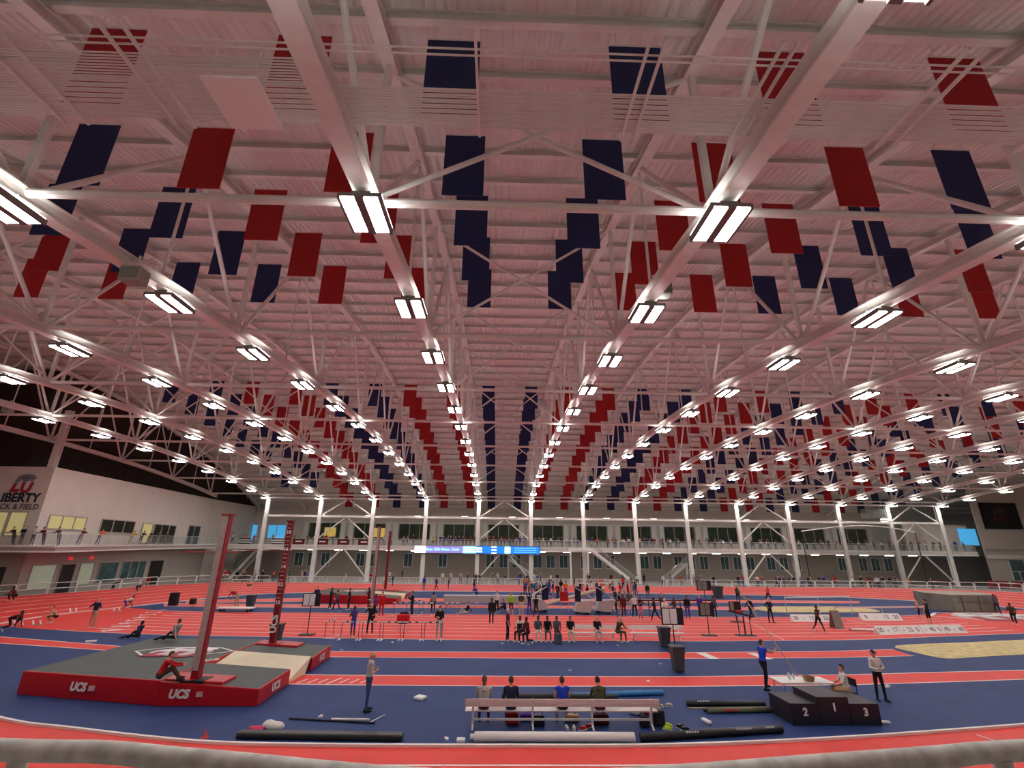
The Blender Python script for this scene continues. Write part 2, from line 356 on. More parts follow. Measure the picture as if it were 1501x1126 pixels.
for i, x in enumerate(TX):
    t = tag(empty('roof_truss', (x, 0, 0)), 'white steel arched roof truss spanning the hall', kind='structure', group='roof trusses')
    for nm, me in TM: ob(nm, me, t)
    trusses.append(t)
# bridging pipes along the bottom chords, cross bracing in the braced bays
br = tag(empty('roof_bracing', (0, 0, 0)), 'white steel bridging pipes and cross braces between roof trusses', kind='structure')
seg = MB().tube((-S/2+.2, 0, 0), (S/2-.2, 0, 0), .115).mesh('bridging_pipe', STEEL)
for y in PIPES:
    for a in TX[:-1]: ob('bridging_pipe', seg, br, (a+S/2, y, zb(y)+.05))
for y in PIPES:
    for bay in (-4.5, -3.5, -.5, 4.5, 7.5):
        x0, x1 = bay*S+.2, (bay+1)*S-.2
        MB().tube((x0, y, zb(y)+.25), (x1, y, zt(y)-.3), .07).build('cross_brace', STEEL, br)
        MB().tube((x1, y+.2, zb(y)+.25), (x0, y+.2, zt(y)-.3), .07).build('cross_brace', STEEL, br)
# ================================================================ columns
colm = MB().box((0, -.2, 6.4), (.62, .06, 12.8)).box((0, .2, 6.4), (.62, .06, 12.8)).box((0, 0, 6.4), (.06, .36, 12.8)).box((0, 0, .03), (.9, .9, .06)).mesh('column', STEEL)
for i in range(-4, 10):
    x = (i-.5)*S
    tag(ob('steel_column', colm, None, (x, YC, 0)), 'tall white steel column in front of the far balcony', 'column', 'columns along the far balcony')
fb = tag(empty('column_bracing', (0, YC, 0)), 'white steel girts and chevron braces between the far columns', kind='structure')
for z, h in ((9.9, .34), (12.75, .22)):
    for i in range(-4, 9):
        MB().lo(((i-.5)*S+.33, -.16, z-h/2), ((i+.5)*S-.33, .16, z+h/2)).build('girt', STEEL, fb)
for bay in (-3, 0, 5, 8):
    xm = bay*S; h = S/2-.35
    for z0, z1 in ((10.1, 12.5), (6.6, 9.65), (.7, 4.8)):
        for s in (-1, 1):
            MB().tube((xm+s*h, .1, z0), (xm+s*.25, .1, z1), .12).build('chevron_brace', STEEL, fb)
# ================================================================ far balcony and back walls
YD0, YD1, YB, YG = 81.0, 97.0, 97.0, 92.5
ZD = 5.36
deck = tag(MB().lo((-46, YD0+.6, 4.75), (79, YD1, ZD)).build('floor_balcony', WALL), 'pale balcony slab running behind the white columns', kind='structure')
MB().lo((-46, YD0+.25, 5.22), (79, YD0+.6, 5.40)).build('fascia_top', WHITE, deck)
MB().lo((-46, YD0+.35, 4.80), (79, YD0+.6, 5.20)).build('fascia_board', WALL, deck)
MB().lo((-46, YD0+.2, 4.70), (79, YD0+.6, 4.82)).build('fascia_bottom', WHITE, deck)
wb = tag(MB().lo((-60, YB, 4.7), (100, YB+.3, 17)).build('wall_back', WALL), 'pale upper back wall behind the balcony', kind='structure')
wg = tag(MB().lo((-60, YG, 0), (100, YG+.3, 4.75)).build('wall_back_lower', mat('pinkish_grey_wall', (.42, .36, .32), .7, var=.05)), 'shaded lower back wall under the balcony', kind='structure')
for i in range(-4, 9):
    xm = i*S
    # balcony windows with mullions, sill ledge and a pair of pilasters
    w_ = MB().lo((xm-3.0, YB-.06, 6.5), (xm+3.0, YB-.01, 9.5)).build('window_pane', DGLASS, wb)
    for x in (-3, -1, 1, 3): MB().lo((xm+x-.06, YB-.12, 6.5), (xm+x+.06, YB-.03, 9.5)).build('mullion', WALLG, w_)
    for x in (-3.6, 3.6): MB().lo((xm+x-.45, YB-.3, ZD), (xm+x+.45, YB, 9.7)).build('pilaster', WHITE, wb)
    MB().lo((xm-4.35, YB-.35, 9.6), (xm+4.35, YB, 9.85)).build('window_head', WHITE, wb)
    for x in (-2.4, 0, 2.4):
        if random.random() < .1: continue
        g = MB().lo((xm+x-.72, YG-.08, 1.9), (xm+x+.72, YG-.02, 4.05)).build('window_pane', TEAL, wg)
        f = MB()
        for a in (-.76, .76): f.lo((xm+x+a-.05, YG-.12, 1.85), (xm+x+a+.05, YG, 4.1))
        f.lo((xm+x-.8, YG-.12, 1.8), (xm+x+.8, YG, 1.9)); f.lo((xm+x-.8, YG-.12, 4.05), (xm+x+.8, YG, 4.15)); f.lo((xm+x-.04, YG-.11, 1.9), (xm+x+.04, YG-.03, 4.05))
        f.build('window_frame', WHITE, g)
# railing of the far balcony
def railing(name, label, pts, z, h=1.07, step=1.6):
    e = tag(empty(name, (pts[0][0], pts[0][1], z)), label, 'railing')
    o = Vector((pts[0][0], pts[0][1], 0))
    for a, b in zip(pts, pts[1:]):
        a, b = Vector((*a, 0))-o, Vector((*b, 0))-o; L = (b-a).length; n = max(1, round(L/step))
        MB().tube(a+Vector((0, 0, h)), b+Vector((0, 0, h)), .04, n=6).build('top_rail', ALU, e)
        for k in range(n):
            p, q = a+(b-a)*k/n, a+(b-a)*(k+1)/n; d = (q-p)*.03
            MB().tube(p, p+Vector((0, 0, h)), .025, n=5).build('post', ALU, e)
            MB().beam(p+d+Vector((0, 0, h*.5)), q-d+Vector((0, 0, h*.5)), .015, h*.82).build('glass_panel', GLASS, e)
    return e
railing('balcony_railing', 'long glass railing along the far balcony edge', [(-45.8, YD0+.45), (79, YD0+.45)], ZD+.04, step=2.2)
# balcony and under-balcony ceiling lights
flm = MB().lo((-.55, -.3, -.06), (.55, .3, 0)).mesh('lit_panel', mat('lit_soffit_lamp', (1, .97, .92), emit=14)); flh = MB().lo((-.62, -.36, 0), (.62, .36, .08)).mesh('housing', STEEL)
def soffit(x, y, z, lab, grp):
    e = tag(empty('ceiling_light', (x, y, z)), lab, 'ceiling light', grp); ob('lit_panel', flm, e); ob('housing', flh, e)
for i in range(-4, 9):
    for dx in (-2.1, 2.1):
        soffit(i*S+dx, 86, 4.66, f"lit panel light under the balcony, {bayname(i)}, {'wall' if dx < 0 else 'screen'} side", 'lights under the far balcony')
    soffit(i*S+1.5, 90, 10.6, f'small lit panel light hung above the far balcony, {bayname(i)}', 'lights above the far balcony')
    MB().tube((0, 0, .08), (0, 0, zt(90)-10.6), .02, n=5).build('hanger', STEEL, [o for o in COL.objects if o.name.startswith('ceiling_light')][-1])
# led board hung on the balcony edge
led = tag(empty('led_display_board', (-14.4, 80.6, 4.38)), 'long blue lit display board on the far balcony edge', 'display board')
MB().lo((-.06, 0, -.06), (20.2, .3, 1.14)).build('cabinet', BLACK, led)
x = 0
for wd, m_ in ((1.75, LEDWHITE), (6.0, LEDVIO), (2.1, LEDCYAN), (2.5, LEDBLUE), (.8, LEDWHITE), (1.3, LEDBLUE), (.9, LEDCYAN), (4.75, LEDBLUE)):
    MB().lo((x, -.03, 0), (x+wd, 0, 1.08)).build('screen_panel', m_, led); x += wd
text('Boys 300 Meter Dash', .62, facing(4.45, -.045, .55), LEDCYAN, led, 'screen_text', .012)
for a, b in ((8.0, 1.6), (16.0, 3.6)):
    for z in (.25, .55, .85): MB().lo((a, -.04, z-.03), (a+b, -.03, z+.03)).build('screen_rule', LEDWHITE if a < 9 else LEDCYAN, led)
for a in (10.0, 12.45, 14.6):
    for z in (.3, .75): MB().lo((a-.1, -.045, z-.14), (a+.8, -.035, z+.14)).build('screen_text', LEDWHITE if a != 12.45 else LEDBLUE, led)
# stairs from the balcony
def stair(label, x0, z0, x1, z1, y, wd, landing=None, legs=()):
    e = tag(empty('staircase', (x0, y, 0)), label, 'staircase'); n = max(4, int(abs(z0-z1)/.19))
    for yy in (-wd/2, wd/2): MB().beam((0, yy, z0-.15), (x1-x0, yy, z1-.1), .08, .42, (0, 0, 1)).build('stringer', WHITE, e)
    tm = MB().lo((-abs(x1-x0)/n/2, -wd/2, -.04), (abs(x1-x0)/n/2, wd/2, 0)).mesh('tread', CONC)
    for k in range(n): ob('tread', tm, e, ((x1-x0)*(k+.5)/n, 0, z0+(z1-z0)*(k+.5)/n))
    MB().tube((0, -wd/2, z0+.95), (x1-x0, -wd/2, z1+.95), .04).build('handrail', ALU, e)
    MB().beam((0, -wd/2, z0+.5), (x1-x0, -wd/2, z1+.5), .02, .75, (0, 0, 1)).build('glass_panel', GLASS, e)
    if landing:
        a, b = landing; MB().lo((a-x0, -wd/2, z0-.35), (b-x0, wd/2, z0)).build('landing', WHITE, e)
    for lx, lz in legs: MB().lo((lx-x0-.12, -.12-wd/2, 0), (lx-x0+.12, .12-wd/2, lz)).build('post', WHITE, e)
    return e
stair('white staircase with glass panels dropping from the balcony landing to the barriers', (13.61, 5.21)[0], 5.3, (20.60, 0.95)[0], .1, 79.3, 2.0, ((10.02, 5.18)[0], (13.72, 5.21)[0]), (((10.35, 5.18)[0], 5), ((13.07, 5.21)[0], 5)))
stair('white staircase rising behind the barriers under the balcony', (31.25, 3.37)[0], 3.2, (27.17, 0.40)[0], .1, 86, 2, None, (((31.05, 2.60)[0], 3),))
stair('small white staircase under the balcony behind the display board', (0.78, 3.73)[0], 3.6, (6.66, 0.39)[0], .1, 87, 2, None, (((0.80, 2.30)[0], 3.3),))
stair('dark escalator stair beneath the corner of the balcony', (-41.11, 4.35)[0], 4.6, (-44.63, -0.28)[0], .1, 85, 2)
# ================================================================ left wall with its balcony
EDGE = [(-62, 46.3), (-41.3, 46.6), (-42.7, 52), (-45.0, 62), (-45.7, 68), (-45.9, 81.2)]
LW = [(-62, 48.6), (-45.5, 48.6), (-48.6, 82.5), (-48.6, 97)]
def zedge(y): return float(np.interp(y, [46, 82], [4.97, 5.36]))
ld = MB()
poly = EDGE+[(-48.6, 83), (-45.5, 48.6), (-62, 48.6)]
V = [(x, y, zedge(y)) for x, y in poly]+[(x, y, zedge(y)-.5) for x, y in poly]; n = len(poly)
ld.add(V, [tuple(range(n)), tuple(range(2*n-1, n-1, -1))]+[(i, n+i, n+(i+1) % n, (i+1) % n) for i in range(n)])
ldo = tag(ld.build('floor_balcony_side', WALLG), 'side balcony slab curving in front of the lettered wall', kind='structure')
for (a, b) in zip(EDGE, EDGE[1:]):
    for dz, h in ((-.04, .14), (-.5, .12)): MB().beam((*a, zedge(a[1])+dz), (*b, zedge(b[1])+dz), .3, h).build('fascia_trim', WHITE, ldo)
wl = MB()
for (a, b), m_ in zip(zip(LW, LW[1:]), (0, 0, 0)):
    wl.add([(*a, 0), (*b, 0), (*b, 12.45), (*a, 12.45)], [(0, 1, 2, 3)])
wl.add([(LW[0][0], LW[0][1]+.4, 12.45), (*LW[0], 12.45), (*LW[1], 12.45), (*LW[2], 12.45), (LW[2][0]-.5, LW[2][1], 12.45), (LW[1][0]-.5, LW[1][1]+.4, 12.45)], [(0, 1, 2, 5), (5, 2, 3, 4)])
wleft = tag(wl.build('wall_left', WALL), 'tall pale wall with the navy lettering and balcony windows', kind='structure')
for a, b in zip(LW[:2], LW[1:3]):   # lower wall sheet, overhang shade painted into its grey
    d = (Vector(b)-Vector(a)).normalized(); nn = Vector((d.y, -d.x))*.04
    MB().add([(a[0]+nn.x, a[1]+nn.y, 0), (b[0]+nn.x, b[1]+nn.y, 0), (b[0]+nn.x, b[1]+nn.y, 4.45), (a[0]+nn.x, a[1]+nn.y, 4.45)], [(0, 1, 2, 3)]).build('wall_shade_panel', mat('painted_shade_grey', (.40, .36, .33), .7, var=.05), wleft)
tag(MB().lo((-62, 49.4, 10), (-49.2, 49.6, 23)).lo((-49.4, 49.4, 10), (-49.2, 97, 23)).build('unlit_space_sheet', DARK), 'dark sheet standing in for the unlit space above the lettered wall', kind='structure')  # near-black brown imitates the darkness of the unlit roof space
tag(MB().lo((-62, -8, 0), (-61.7, 48.6, 20)).build('wall_left_near', WALL), 'plain pale side wall', kind='structure')
er = tag(empty('balcony_railing', (-62, 46.3, 0)), 'glass railing along the side balcony below the navy lettering', 'railing'); o0 = Vector((-62, 46.3, 0))
for a, b in zip(EDGE, EDGE[1:]):
    A, B = Vector((*a, zedge(a[1])+.04))-o0, Vector((*b, zedge(b[1])+.04))-o0; L = (B-A).length; n = max(1, round(L/1.8)); up = Vector((0, 0, 1.07))
    MB().tube(A+up, B+up, .035, n=6).build('top_rail', ALU, er)
    for k in range(n):
        p, q = A+(B-A)*k/n, A+(B-A)*(k+1)/n; d = (q-p)*.03
        MB().tube(p, p+up, .025, n=5).build('post', ALU, er); MB().beam(p+d+up*.5, q-d+up*.5, .015, .88).build('glass_panel', GLASS, er)
# lettering and emblem on the end face
NAVYP = mat('navy_print', (.022, .022, .05), .6)
text('LIBERTY', 1.16, facing((-48.09, 9.38)[0], 48.54, (-48.09, 9.38)[1]), NAVYP, wleft, 'lettering', .045)
text('TRACK & FIELD', .74, facing((-48.32, 8.54)[0], 48.54, (-48.32, 8.54)[1]), mat('grey_navy_print', (.06, .06, .09), .6), wleft, 'lettering', .01)
emblem(facing((-47.98, 10.76)[0], 48.55, (-47.98, 10.76)[1]), 1.85, wleft, mat('grey_blue_print', (.22, .23, .28)), outline=False)
# windows of the side wall: on the end face and on the long face
def face_pt(t, z, off=.05):   # along the long face, t metres from its near corner
    a, b = Vector(LW[1]), Vector(LW[2]); d = (b-a).normalized(); nn = Vector((d.y, -d.x)); p = a+d*t+nn*off
    return (p.x, p.y, z)
def side_window(t0, t1, z0, z1, mt, name='window_pane'):
    g = MB().add([face_pt(t0, z0), face_pt(t1, z0), face_pt(t1, z1), face_pt(t0, z1)], [(0, 1, 2, 3)]).build(name, mt, wleft)
    f = MB()
    for z in (z0, z1): f.beam(face_pt(t0, z, .08), face_pt(t1, z, .08), .1, .1)
    k = max(1, int((t1-t0)/1.6))
    for i in range(k+1): f.beam(face_pt(t0+(t1-t0)*i/k, z0, .08), face_pt(t0+(t1-t0)*i/k, z1, .08), .1, .1)
    f.build('window_frame', WALLG, g); return g
AMBER = mat('warm_lit_interior', (.42, .36, .16), emit=.55); DIM = mat('dim_interior_glass', (.02, .02, .018), .2, var=.3)
LITROOM = mat('lit_room_glass', (.30, .33, .24), emit=.35)
side_window(1.2, 6.2, 6.6, 7.9, AMBER); side_window(8.6, 14.6, 6.5, 7.9, DIM); side_window(16.3, 18.4, 5.4, 7.8, AMBER); side_window(18.8, 24, 5.4, 7.8, DIM); side_window(27.5, 31, 5.3, 8.0, DIM)
for x0, x1 in ((-53.5, -50.8), (-50.4, -48.4), (-48.1, -46.6)):
    g = MB().lo((x0, 48.52, 5.9), (x1, 48.56, 8.0)).build('window_pane', AMBER, wleft)
    MB().lo((x0-.06, 48.46, 5.8), (x1+.06, 48.52, 5.9)).lo((x0-.06, 48.46, 8.0), (x1+.06, 48.52, 8.1)).lo((x0-.08, 48.46, 5.8), (x0, 48.52, 8.1)).lo((x1, 48.46, 5.8), (x1+.08, 48.52, 8.1)).build('window_frame', WALLG, g)
for k, (t0, t1, mt) in enumerate(((1, 4, LITROOM), (4.6, 6.6, DIM), (7.3, 9.4, LITROOM), (10.3, 13.5, TEAL), (14.2, 19, TEAL), (19.8, 23, DIM))): side_window(t0, t1, 1.0 if mt != DIM else .1, 3.2, mt)
for x0, x1, mt in ((-54, -51.4, DIM), (-50.8, -48.9, LITROOM), (-48.4, -46.8, DIM)):
    g = MB().lo((x0, 48.50, .4), (x1, 48.55, 3.1)).build('window_pane', mt, wleft); MB().lo((x0-.08, 48.44, .3), (x0, 48.5, 3.2)).lo((x1, 48.44, .3), (x1+.08, 48.5, 3.2)).lo((x0, 48.44, 3.1), (x1, 48.5, 3.2)).build('window_frame', WALLG, g)
for t in (5.5, 8.6):
    p = face_pt(t, 3.75, .12); e = tag(empty('exit_sign', p), 'small red lit exit sign on the wall under the side balcony', 'exit sign', 'exit signs under the side balcony')
    d = Vector(face_pt(1, 0))-Vector(face_pt(0, 0)); q = math.atan2(d.y, d.x)
    MB().box((0, 0, 0), (.6, .08, .3)).build('housing', mat('exit_glow', (.5, .03, .03), emit=.7), e, rz=q); text('EXIT', .2, facing(.03, -.05, 0, q), mat('exit_letter', (1, .55, .5), emit=1.2), e, 'sign_text', .004)
# dusk windows in the far corner
for i, (x0, x1, z0, z1) in enumerate(((-50.2, -47.8, 6.3, 9.0), (-45.6, -42.4, 6.6, 9.0))):
    g = MB().lo((x0, YB-.14, z0), (x1, YB-.08, z1)).build('window_pane', CYAN, wb)
    MB().lo(((x0+x1)/2-.05, YB-.2, z0), ((x0+x1)/2+.05, YB-.14, z1)).lo((x0-.1, YB-.2, z0-.1), (x1+.1, YB-.14, z0)).lo((x0-.1, YB-.2, z1), (x1+.1, YB-.14, z1+.1)).build('window_frame', WALLG, g)
for x0 in (-34.8, -25.3):
    MB().lo((x0, YB-.14, 7.0), (x0+2.2, YB-.1, 8.7)).build('yellow_wall_panel', mat('yellow_lit_panel', (.75, .52, .12), emit=.35), wb)
# column standing on the corner of the lettered wall
tag(MB().box((-.0, -.2, 3), (.62, .06, 6)).box((0, .2, 3), (.62, .06, 6)).box((0, 0, 3), (.06, .36, 6)).build('steel_column', STEEL, loc=(-46.2, 49.0, 12.4)), 'short white column rising from the lettered wall to the roof', 'column')
# ================================================================ right end
wr = tag(MB().lo((83, 84, 0), (115, 84.3, 17)).build('wall_right', mat('warm_white_wall', (.62, .56, .50), .7, var=.05)), 'pale end wall carrying the dark screen', kind='structure')
tag(MB().lo((71.5, 86.2, 4.75), (83, 86.5, 9.9)).build('wall_right_return', WALL), 'white wall beside the end of the far balcony', kind='structure')
MB().lo((83, 83.8, 5.6), (115, 84, 5.9)).build('wall_ledge', WALLG, wr)
MB().lo((83, 83.7, 4.3), (115, 84, 4.9)).build('wall_band', WHITE, wr)
tag(MB().lo((96, -8, 0), (96.3, 112, 20)).build('wall_right_side', WALL), 'plain pale side wall at the right', kind='structure')
tag(MB().lo((-62, -8.3, 0), (96, -8, 20)).build('wall_near', WALL), 'plain pale wall behind the seating', kind='structure')
g = MB().lo((81.2, 86.05, 6.5), (84.4, 86.15, 9.3)).build('window_pane', CYAN, [o for o in COL.objects if o.name == 'wall_right_return'][0])
scr = tag(empty('wall_screen', (84.2, 83.9, 9.2)), 'large black screen with a faint red emblem on the end wall', 'screen')
MB().lo((0, -.12, 0), (6.7, .1, 4.5)).build('screen_panel', mat('black_screen', (.004, .005, .008), .3), scr)
emblem(facing(3.3, -.14, 2.4), 2.3, scr, outline=False)
for ch in scr.children:
    if ch.name.split('.')[0] in ('eagle_head', 'letter', 'eagle_crest'):
        ch.data.materials[0] = mat('dim_grey_screen_print', (.05, .045, .045)) if ch.name.startswith('eagle_head') else mat('dim_red_screen_print', (.075, .010, .014))
for x0 in (86.5, 89.3, 92.1):
    g = MB().lo((x0, 83.9, .9), (x0+2.5, 83.96, 4.1)).build('window_pane', TEAL, wr); MB().lo((x0-.12, 83.84, .9), (x0, 83.96, 4.1)).lo((x0, 83.84, 2.3), (x0+2.5, 83.9, 2.4)).lo((x0+1.2, 83.84, .9), (x0+1.3, 83.9, 2.4)).build('window_frame', WHITE, g)
for k in range(6):
    tag(rbox('wall_pad', (77.5+k*2.75, 78.0-k*1.2, .55), (2.65, .15, 1.1), mat('dark_red_pad', (.22, .02, .03), .6), bev=.03, rz=-.4), 'dark red padded barrier panel beside the right bend', 'wall pad', 'padded barrier panels')
# throwing-cage net with curved top pipe
cg = tag(empty('net_cage', (58, 79.4, 0)), 'tall dark netted cage with a curved white top pipe by the far columns', 'net cage')
pts = [(-9.5+19*t-0, 1.5*math.sin(math.pi*t)*-1, 8.3+.9*math.sin(math.pi*t)) for t in np.linspace(0, 1, 13)]
MB().path(pts, .09).build('top_pipe', WHITE, cg)
NET = mat('dark_netting', (.05, .045, .04), .8, var=.3, alpha=.22)
for a, b in zip(pts, pts[1:]): MB().add([(a[0], a[1], 0), (b[0], b[1], 0), b, a], [(0, 1, 2, 3)]).build('net_panel', NET, cg)
for k in (0, 12): MB().tube((pts[k][0], pts[k][1], 0), pts[k], .07).build('post', BLACK, cg)
ba = tag(empty('wall_fixture', (66, 81, 10.6)), 'white box fixture clamped beside a far column', 'wall fixture')
MB().lo((-5.6, -.2, 0), (-1.2, .2, 1.5)).build('panel', GLASS, ba); MB().lo((-2.4, -.2, -.3), (-.75, .2, -.1)).build('lit_panel', mat('soft_lit_panel', (1, .97, .92), emit=2), ba); MB().lo((-2.3, -.1, -.1), (-.75, .1, 0)).build('bracket', STEEL, ba)
# ================================================================ roof lights
lamp = MB().lo((-.16, -.6, -.05), (.16, .6, 0)).mesh('lamp_panel', LAMP)
hous = MB().lo((-.50, -.66, 0), (.50, .66, .10)).lo((-.10, -.66, -.06), (.10, .66, 0)).lo((-.50, -.66, -.06), (-.44, .66, 0)).lo((.44, -.66, -.06), (.50, .66, 0)).lo((-.22, -.58, .10), (.22, .58, .22)).mesh('housing', mat('grey_lamp_housing', (.20, .18, .17), .6))
upl = MB().lo((-.50, -.6, .10), (-.30, .6, .115)).lo((.30, -.6, .10), (.50, .6, .115)).mesh('added_uplight_strip', mat('added_uplight_glow', (1, .97, .93), emit=ADDED_UPLIGHT))  # upward glowing strips added to the fixtures to brighten the roof
rod = MB().tube((-.3, 0, .1), (-.3, 0, .34), .02, n=5).tube((.3, 0, .1), (.3, 0, .34), .02, n=5).mesh('hanger', STEEL)
for i in range(-4, 10):
    x = (i-.5)*S
    for k in range(14):
        y = 3.63+5.951*k
        if k == 0 and i not in (-1, 0, 1, 2): continue
        if k == 1 and not -4 < i < 5: continue
        if k == 13: y -= 1.0
        e = tag(empty('roof_light', (x, y, zb(y)-.52)), f"twin-panel roof light, {ORD[14-k]} from the far columns, {ORD[max(1-i, i)]} truss toward the {'lettered' if i < 1 else 'screen'} wall", 'ceiling light', 'lights under the roof trusses')
        ob('housing', hous, e); ob('lamp_panel', lamp, e, (-.27, 0, 0)); ob('lamp_panel', lamp, e, (.27, 0, 0))
        ob('added_uplight_strip', upl, e)
        if k < 6: ob('hanger', rod, e)
# ================================================================ hanging banners
def banner_mesh(mt):
    a = MB(); a.lo((-.69, -.02, -2.6), (.69, .02, 0)); return a.mesh('banner', mt)
BMN, BMR = banner_mesh(NAVYB), banner_mesh(REDB)
bat = MB().tube((-.72, 0, 0), (.72, 0, 0), .04, n=6).tube((-.5, 0, 0), (-.5, 0, .5), .012, n=4).tube((.5, 0, 0), (.5, 0, .5), .012, n=4).mesh('batten', STEEL)
def banner(x, y, red, near, row, bay, dx):
    z = zt(y)-.2
    o = ob('hanging_banner', BMR if red else BMN, None, (x, y, z))
    col = 'red' if red else 'navy'; side = ('wall-side' if dx < 0 else 'screen-side') if bay == 0 else ('inner' if dx*bay < 0 else 'outer')
    if near: tag(o, f'{col} banner, {ORD[row]} row beyond the conduit bundle, {bayname(bay)}, {side} column', 'banner', f'{col} banners over the near track')
    else: tag(o, f'{col} banner, {ORD[row]} row from the far columns, {bayname(bay)}, {side} column', 'banner', f'{col} banners over the far track')
    ob('batten', bat, o)
for bay in range(-4, 9):
    for dx in (-2.4, 2.4):
        x = bay*S+dx
        for k in range(5):
            y = 8.85+3.98*k
            if abs(x) < 8+y*1.15: banner(x, y, bay % 2 == 1, True, k+1, bay, dx)
        if bay > -5:
            for k in range(11):
                if bay <= -4 and k > 8: continue
                banner(x, 50.2+3.95*k, bay % 2 == 1, False, 11-k, bay, dx)
# ================================================================ conduits, struts, panel, loudspeakers overhead
cb = tag(empty('conduit_bundle', (0, 7.0, 13.9)), 'bundle of pale parallel conduits on struts crossing under the roof', 'conduit bundle')
cm = MB().tube((-19, 0, 0), (19, 0, 0), .021, n=6).mesh('conduit', STEEL)
for k in range(16): ob('conduit', cm, cb, (0, .06*k+.03, .01*(k % 2)))
cl = MB().tube((-19, 0, 0), (-4.75, 0, 0), .018, n=6).mesh('conduit', STEEL)
for k in range(9): ob('conduit', cl, cb, (0, -.5+.06*k, 0))
for y in (-.78, -.66): ob('conduit', cm, cb, (0, y, .02))
sm = MB().lo((-.025, -1.15, -.07), (.025, 1.12, -.03)).lo((-.025, -1.15, -.03), (-.018, 1.12, .0)).lo((.018, -1.15, -.03), (.025, 1.12, 0)).mesh('strut', STEEL)
for x in (-13.2, -10.6, -10.1, -8.2, -7.8, -1.57, 1.58, 1.86, 4.0, 4.25, 7.4, 7.75, 10.6): ob('strut', sm, cb, (x, 0, 0))
pn = tag(empty('ceiling_baffle', (-5.88, 6.72, 12.95)), 'square white panel hung below the overhead conduits', 'panel')
MB().lo((-.5, -.54, 0), (.5, .54, .05)).build('panel', mat('bright_white_panel', (.92, .92, .90), .5, var=.02), pn)
for a in (-.4, .4):
    for b in (-.45, .45): MB().tube((a, b, .05), (a, b, .8), .012, n=5).build('hanger', STEEL, pn)
def speaker(x, yz, lab):
    e = tag(empty('loudspeaker', (x, yz[0], yz[1])), lab, 'loudspeaker')
    g = mat('grey_speaker_case', (.34, .36, .33), .5)
    rbox('cabinet', (0, 0, 0), (.62, .5, .5), g, e, .05); MB().lo((-.28, -.27, -.2), (.28, -.25, .2)).build('grille', mat('speaker_grille', (.22, .23, .22), .8, var=.2, scale=60), e)
    MB().lo((-.03, -.03, .25), (.03, .03, .75)).lo((-.3, -.03, .55), (.3, .03, .6)).build('bracket', STEEL, e)
speaker(-12.75, (13.40, 13.28), 'grey box loudspeaker clamped under the truss with the red banners beyond it')
speaker(4.75, (14.83, 14.08), 'grey box loudspeaker clamped under the truss beside the navy centre banners')
speaker(-39.9, (36.93, 15.19), 'grey loudspeaker hung under the truss above the lettered wall')
# ================================================================ near handrail
hr = tag(empty('handrail', (0, 2, 0)), 'weathered galvanised pipe handrail below the viewpoint', 'handrail')
P = cr([(-4.6, .25), (-2.77, .08), (-2.39, .06), (-1.98, -.02), (-.93, -.19), (.24, -.04), (.69, .03), (1.01, .08), (3.0, .3)], 5)
c = bpy.data.curves.new('rail', 'CURVE'); c.dimensions = '3D'; c.bevel_depth = .034; c.bevel_resolution = 4
sp = c.splines.new('POLY'); sp.points.add(len(P)-1)
for q, p in zip(sp.points, P): q.co = (p[0], p[1], 4.5, 1)
t = bpy.data.objects.new('rail', c); COL.objects.link(t); bpy.context.view_layer.update()
me = bpy.data.meshes.new_from_object(t.evaluated_get(bpy.context.evaluated_depsgraph_get())); bpy.data.objects.remove(t)
me.materials.clear(); me.materials.append(GALV); ob('rail', me, hr)
for x, y in ((-2.69, .08), (.89, .06)): MB().tube((x, y, 0), (x, y, 4.48), .03).build('post', GALV, hr)
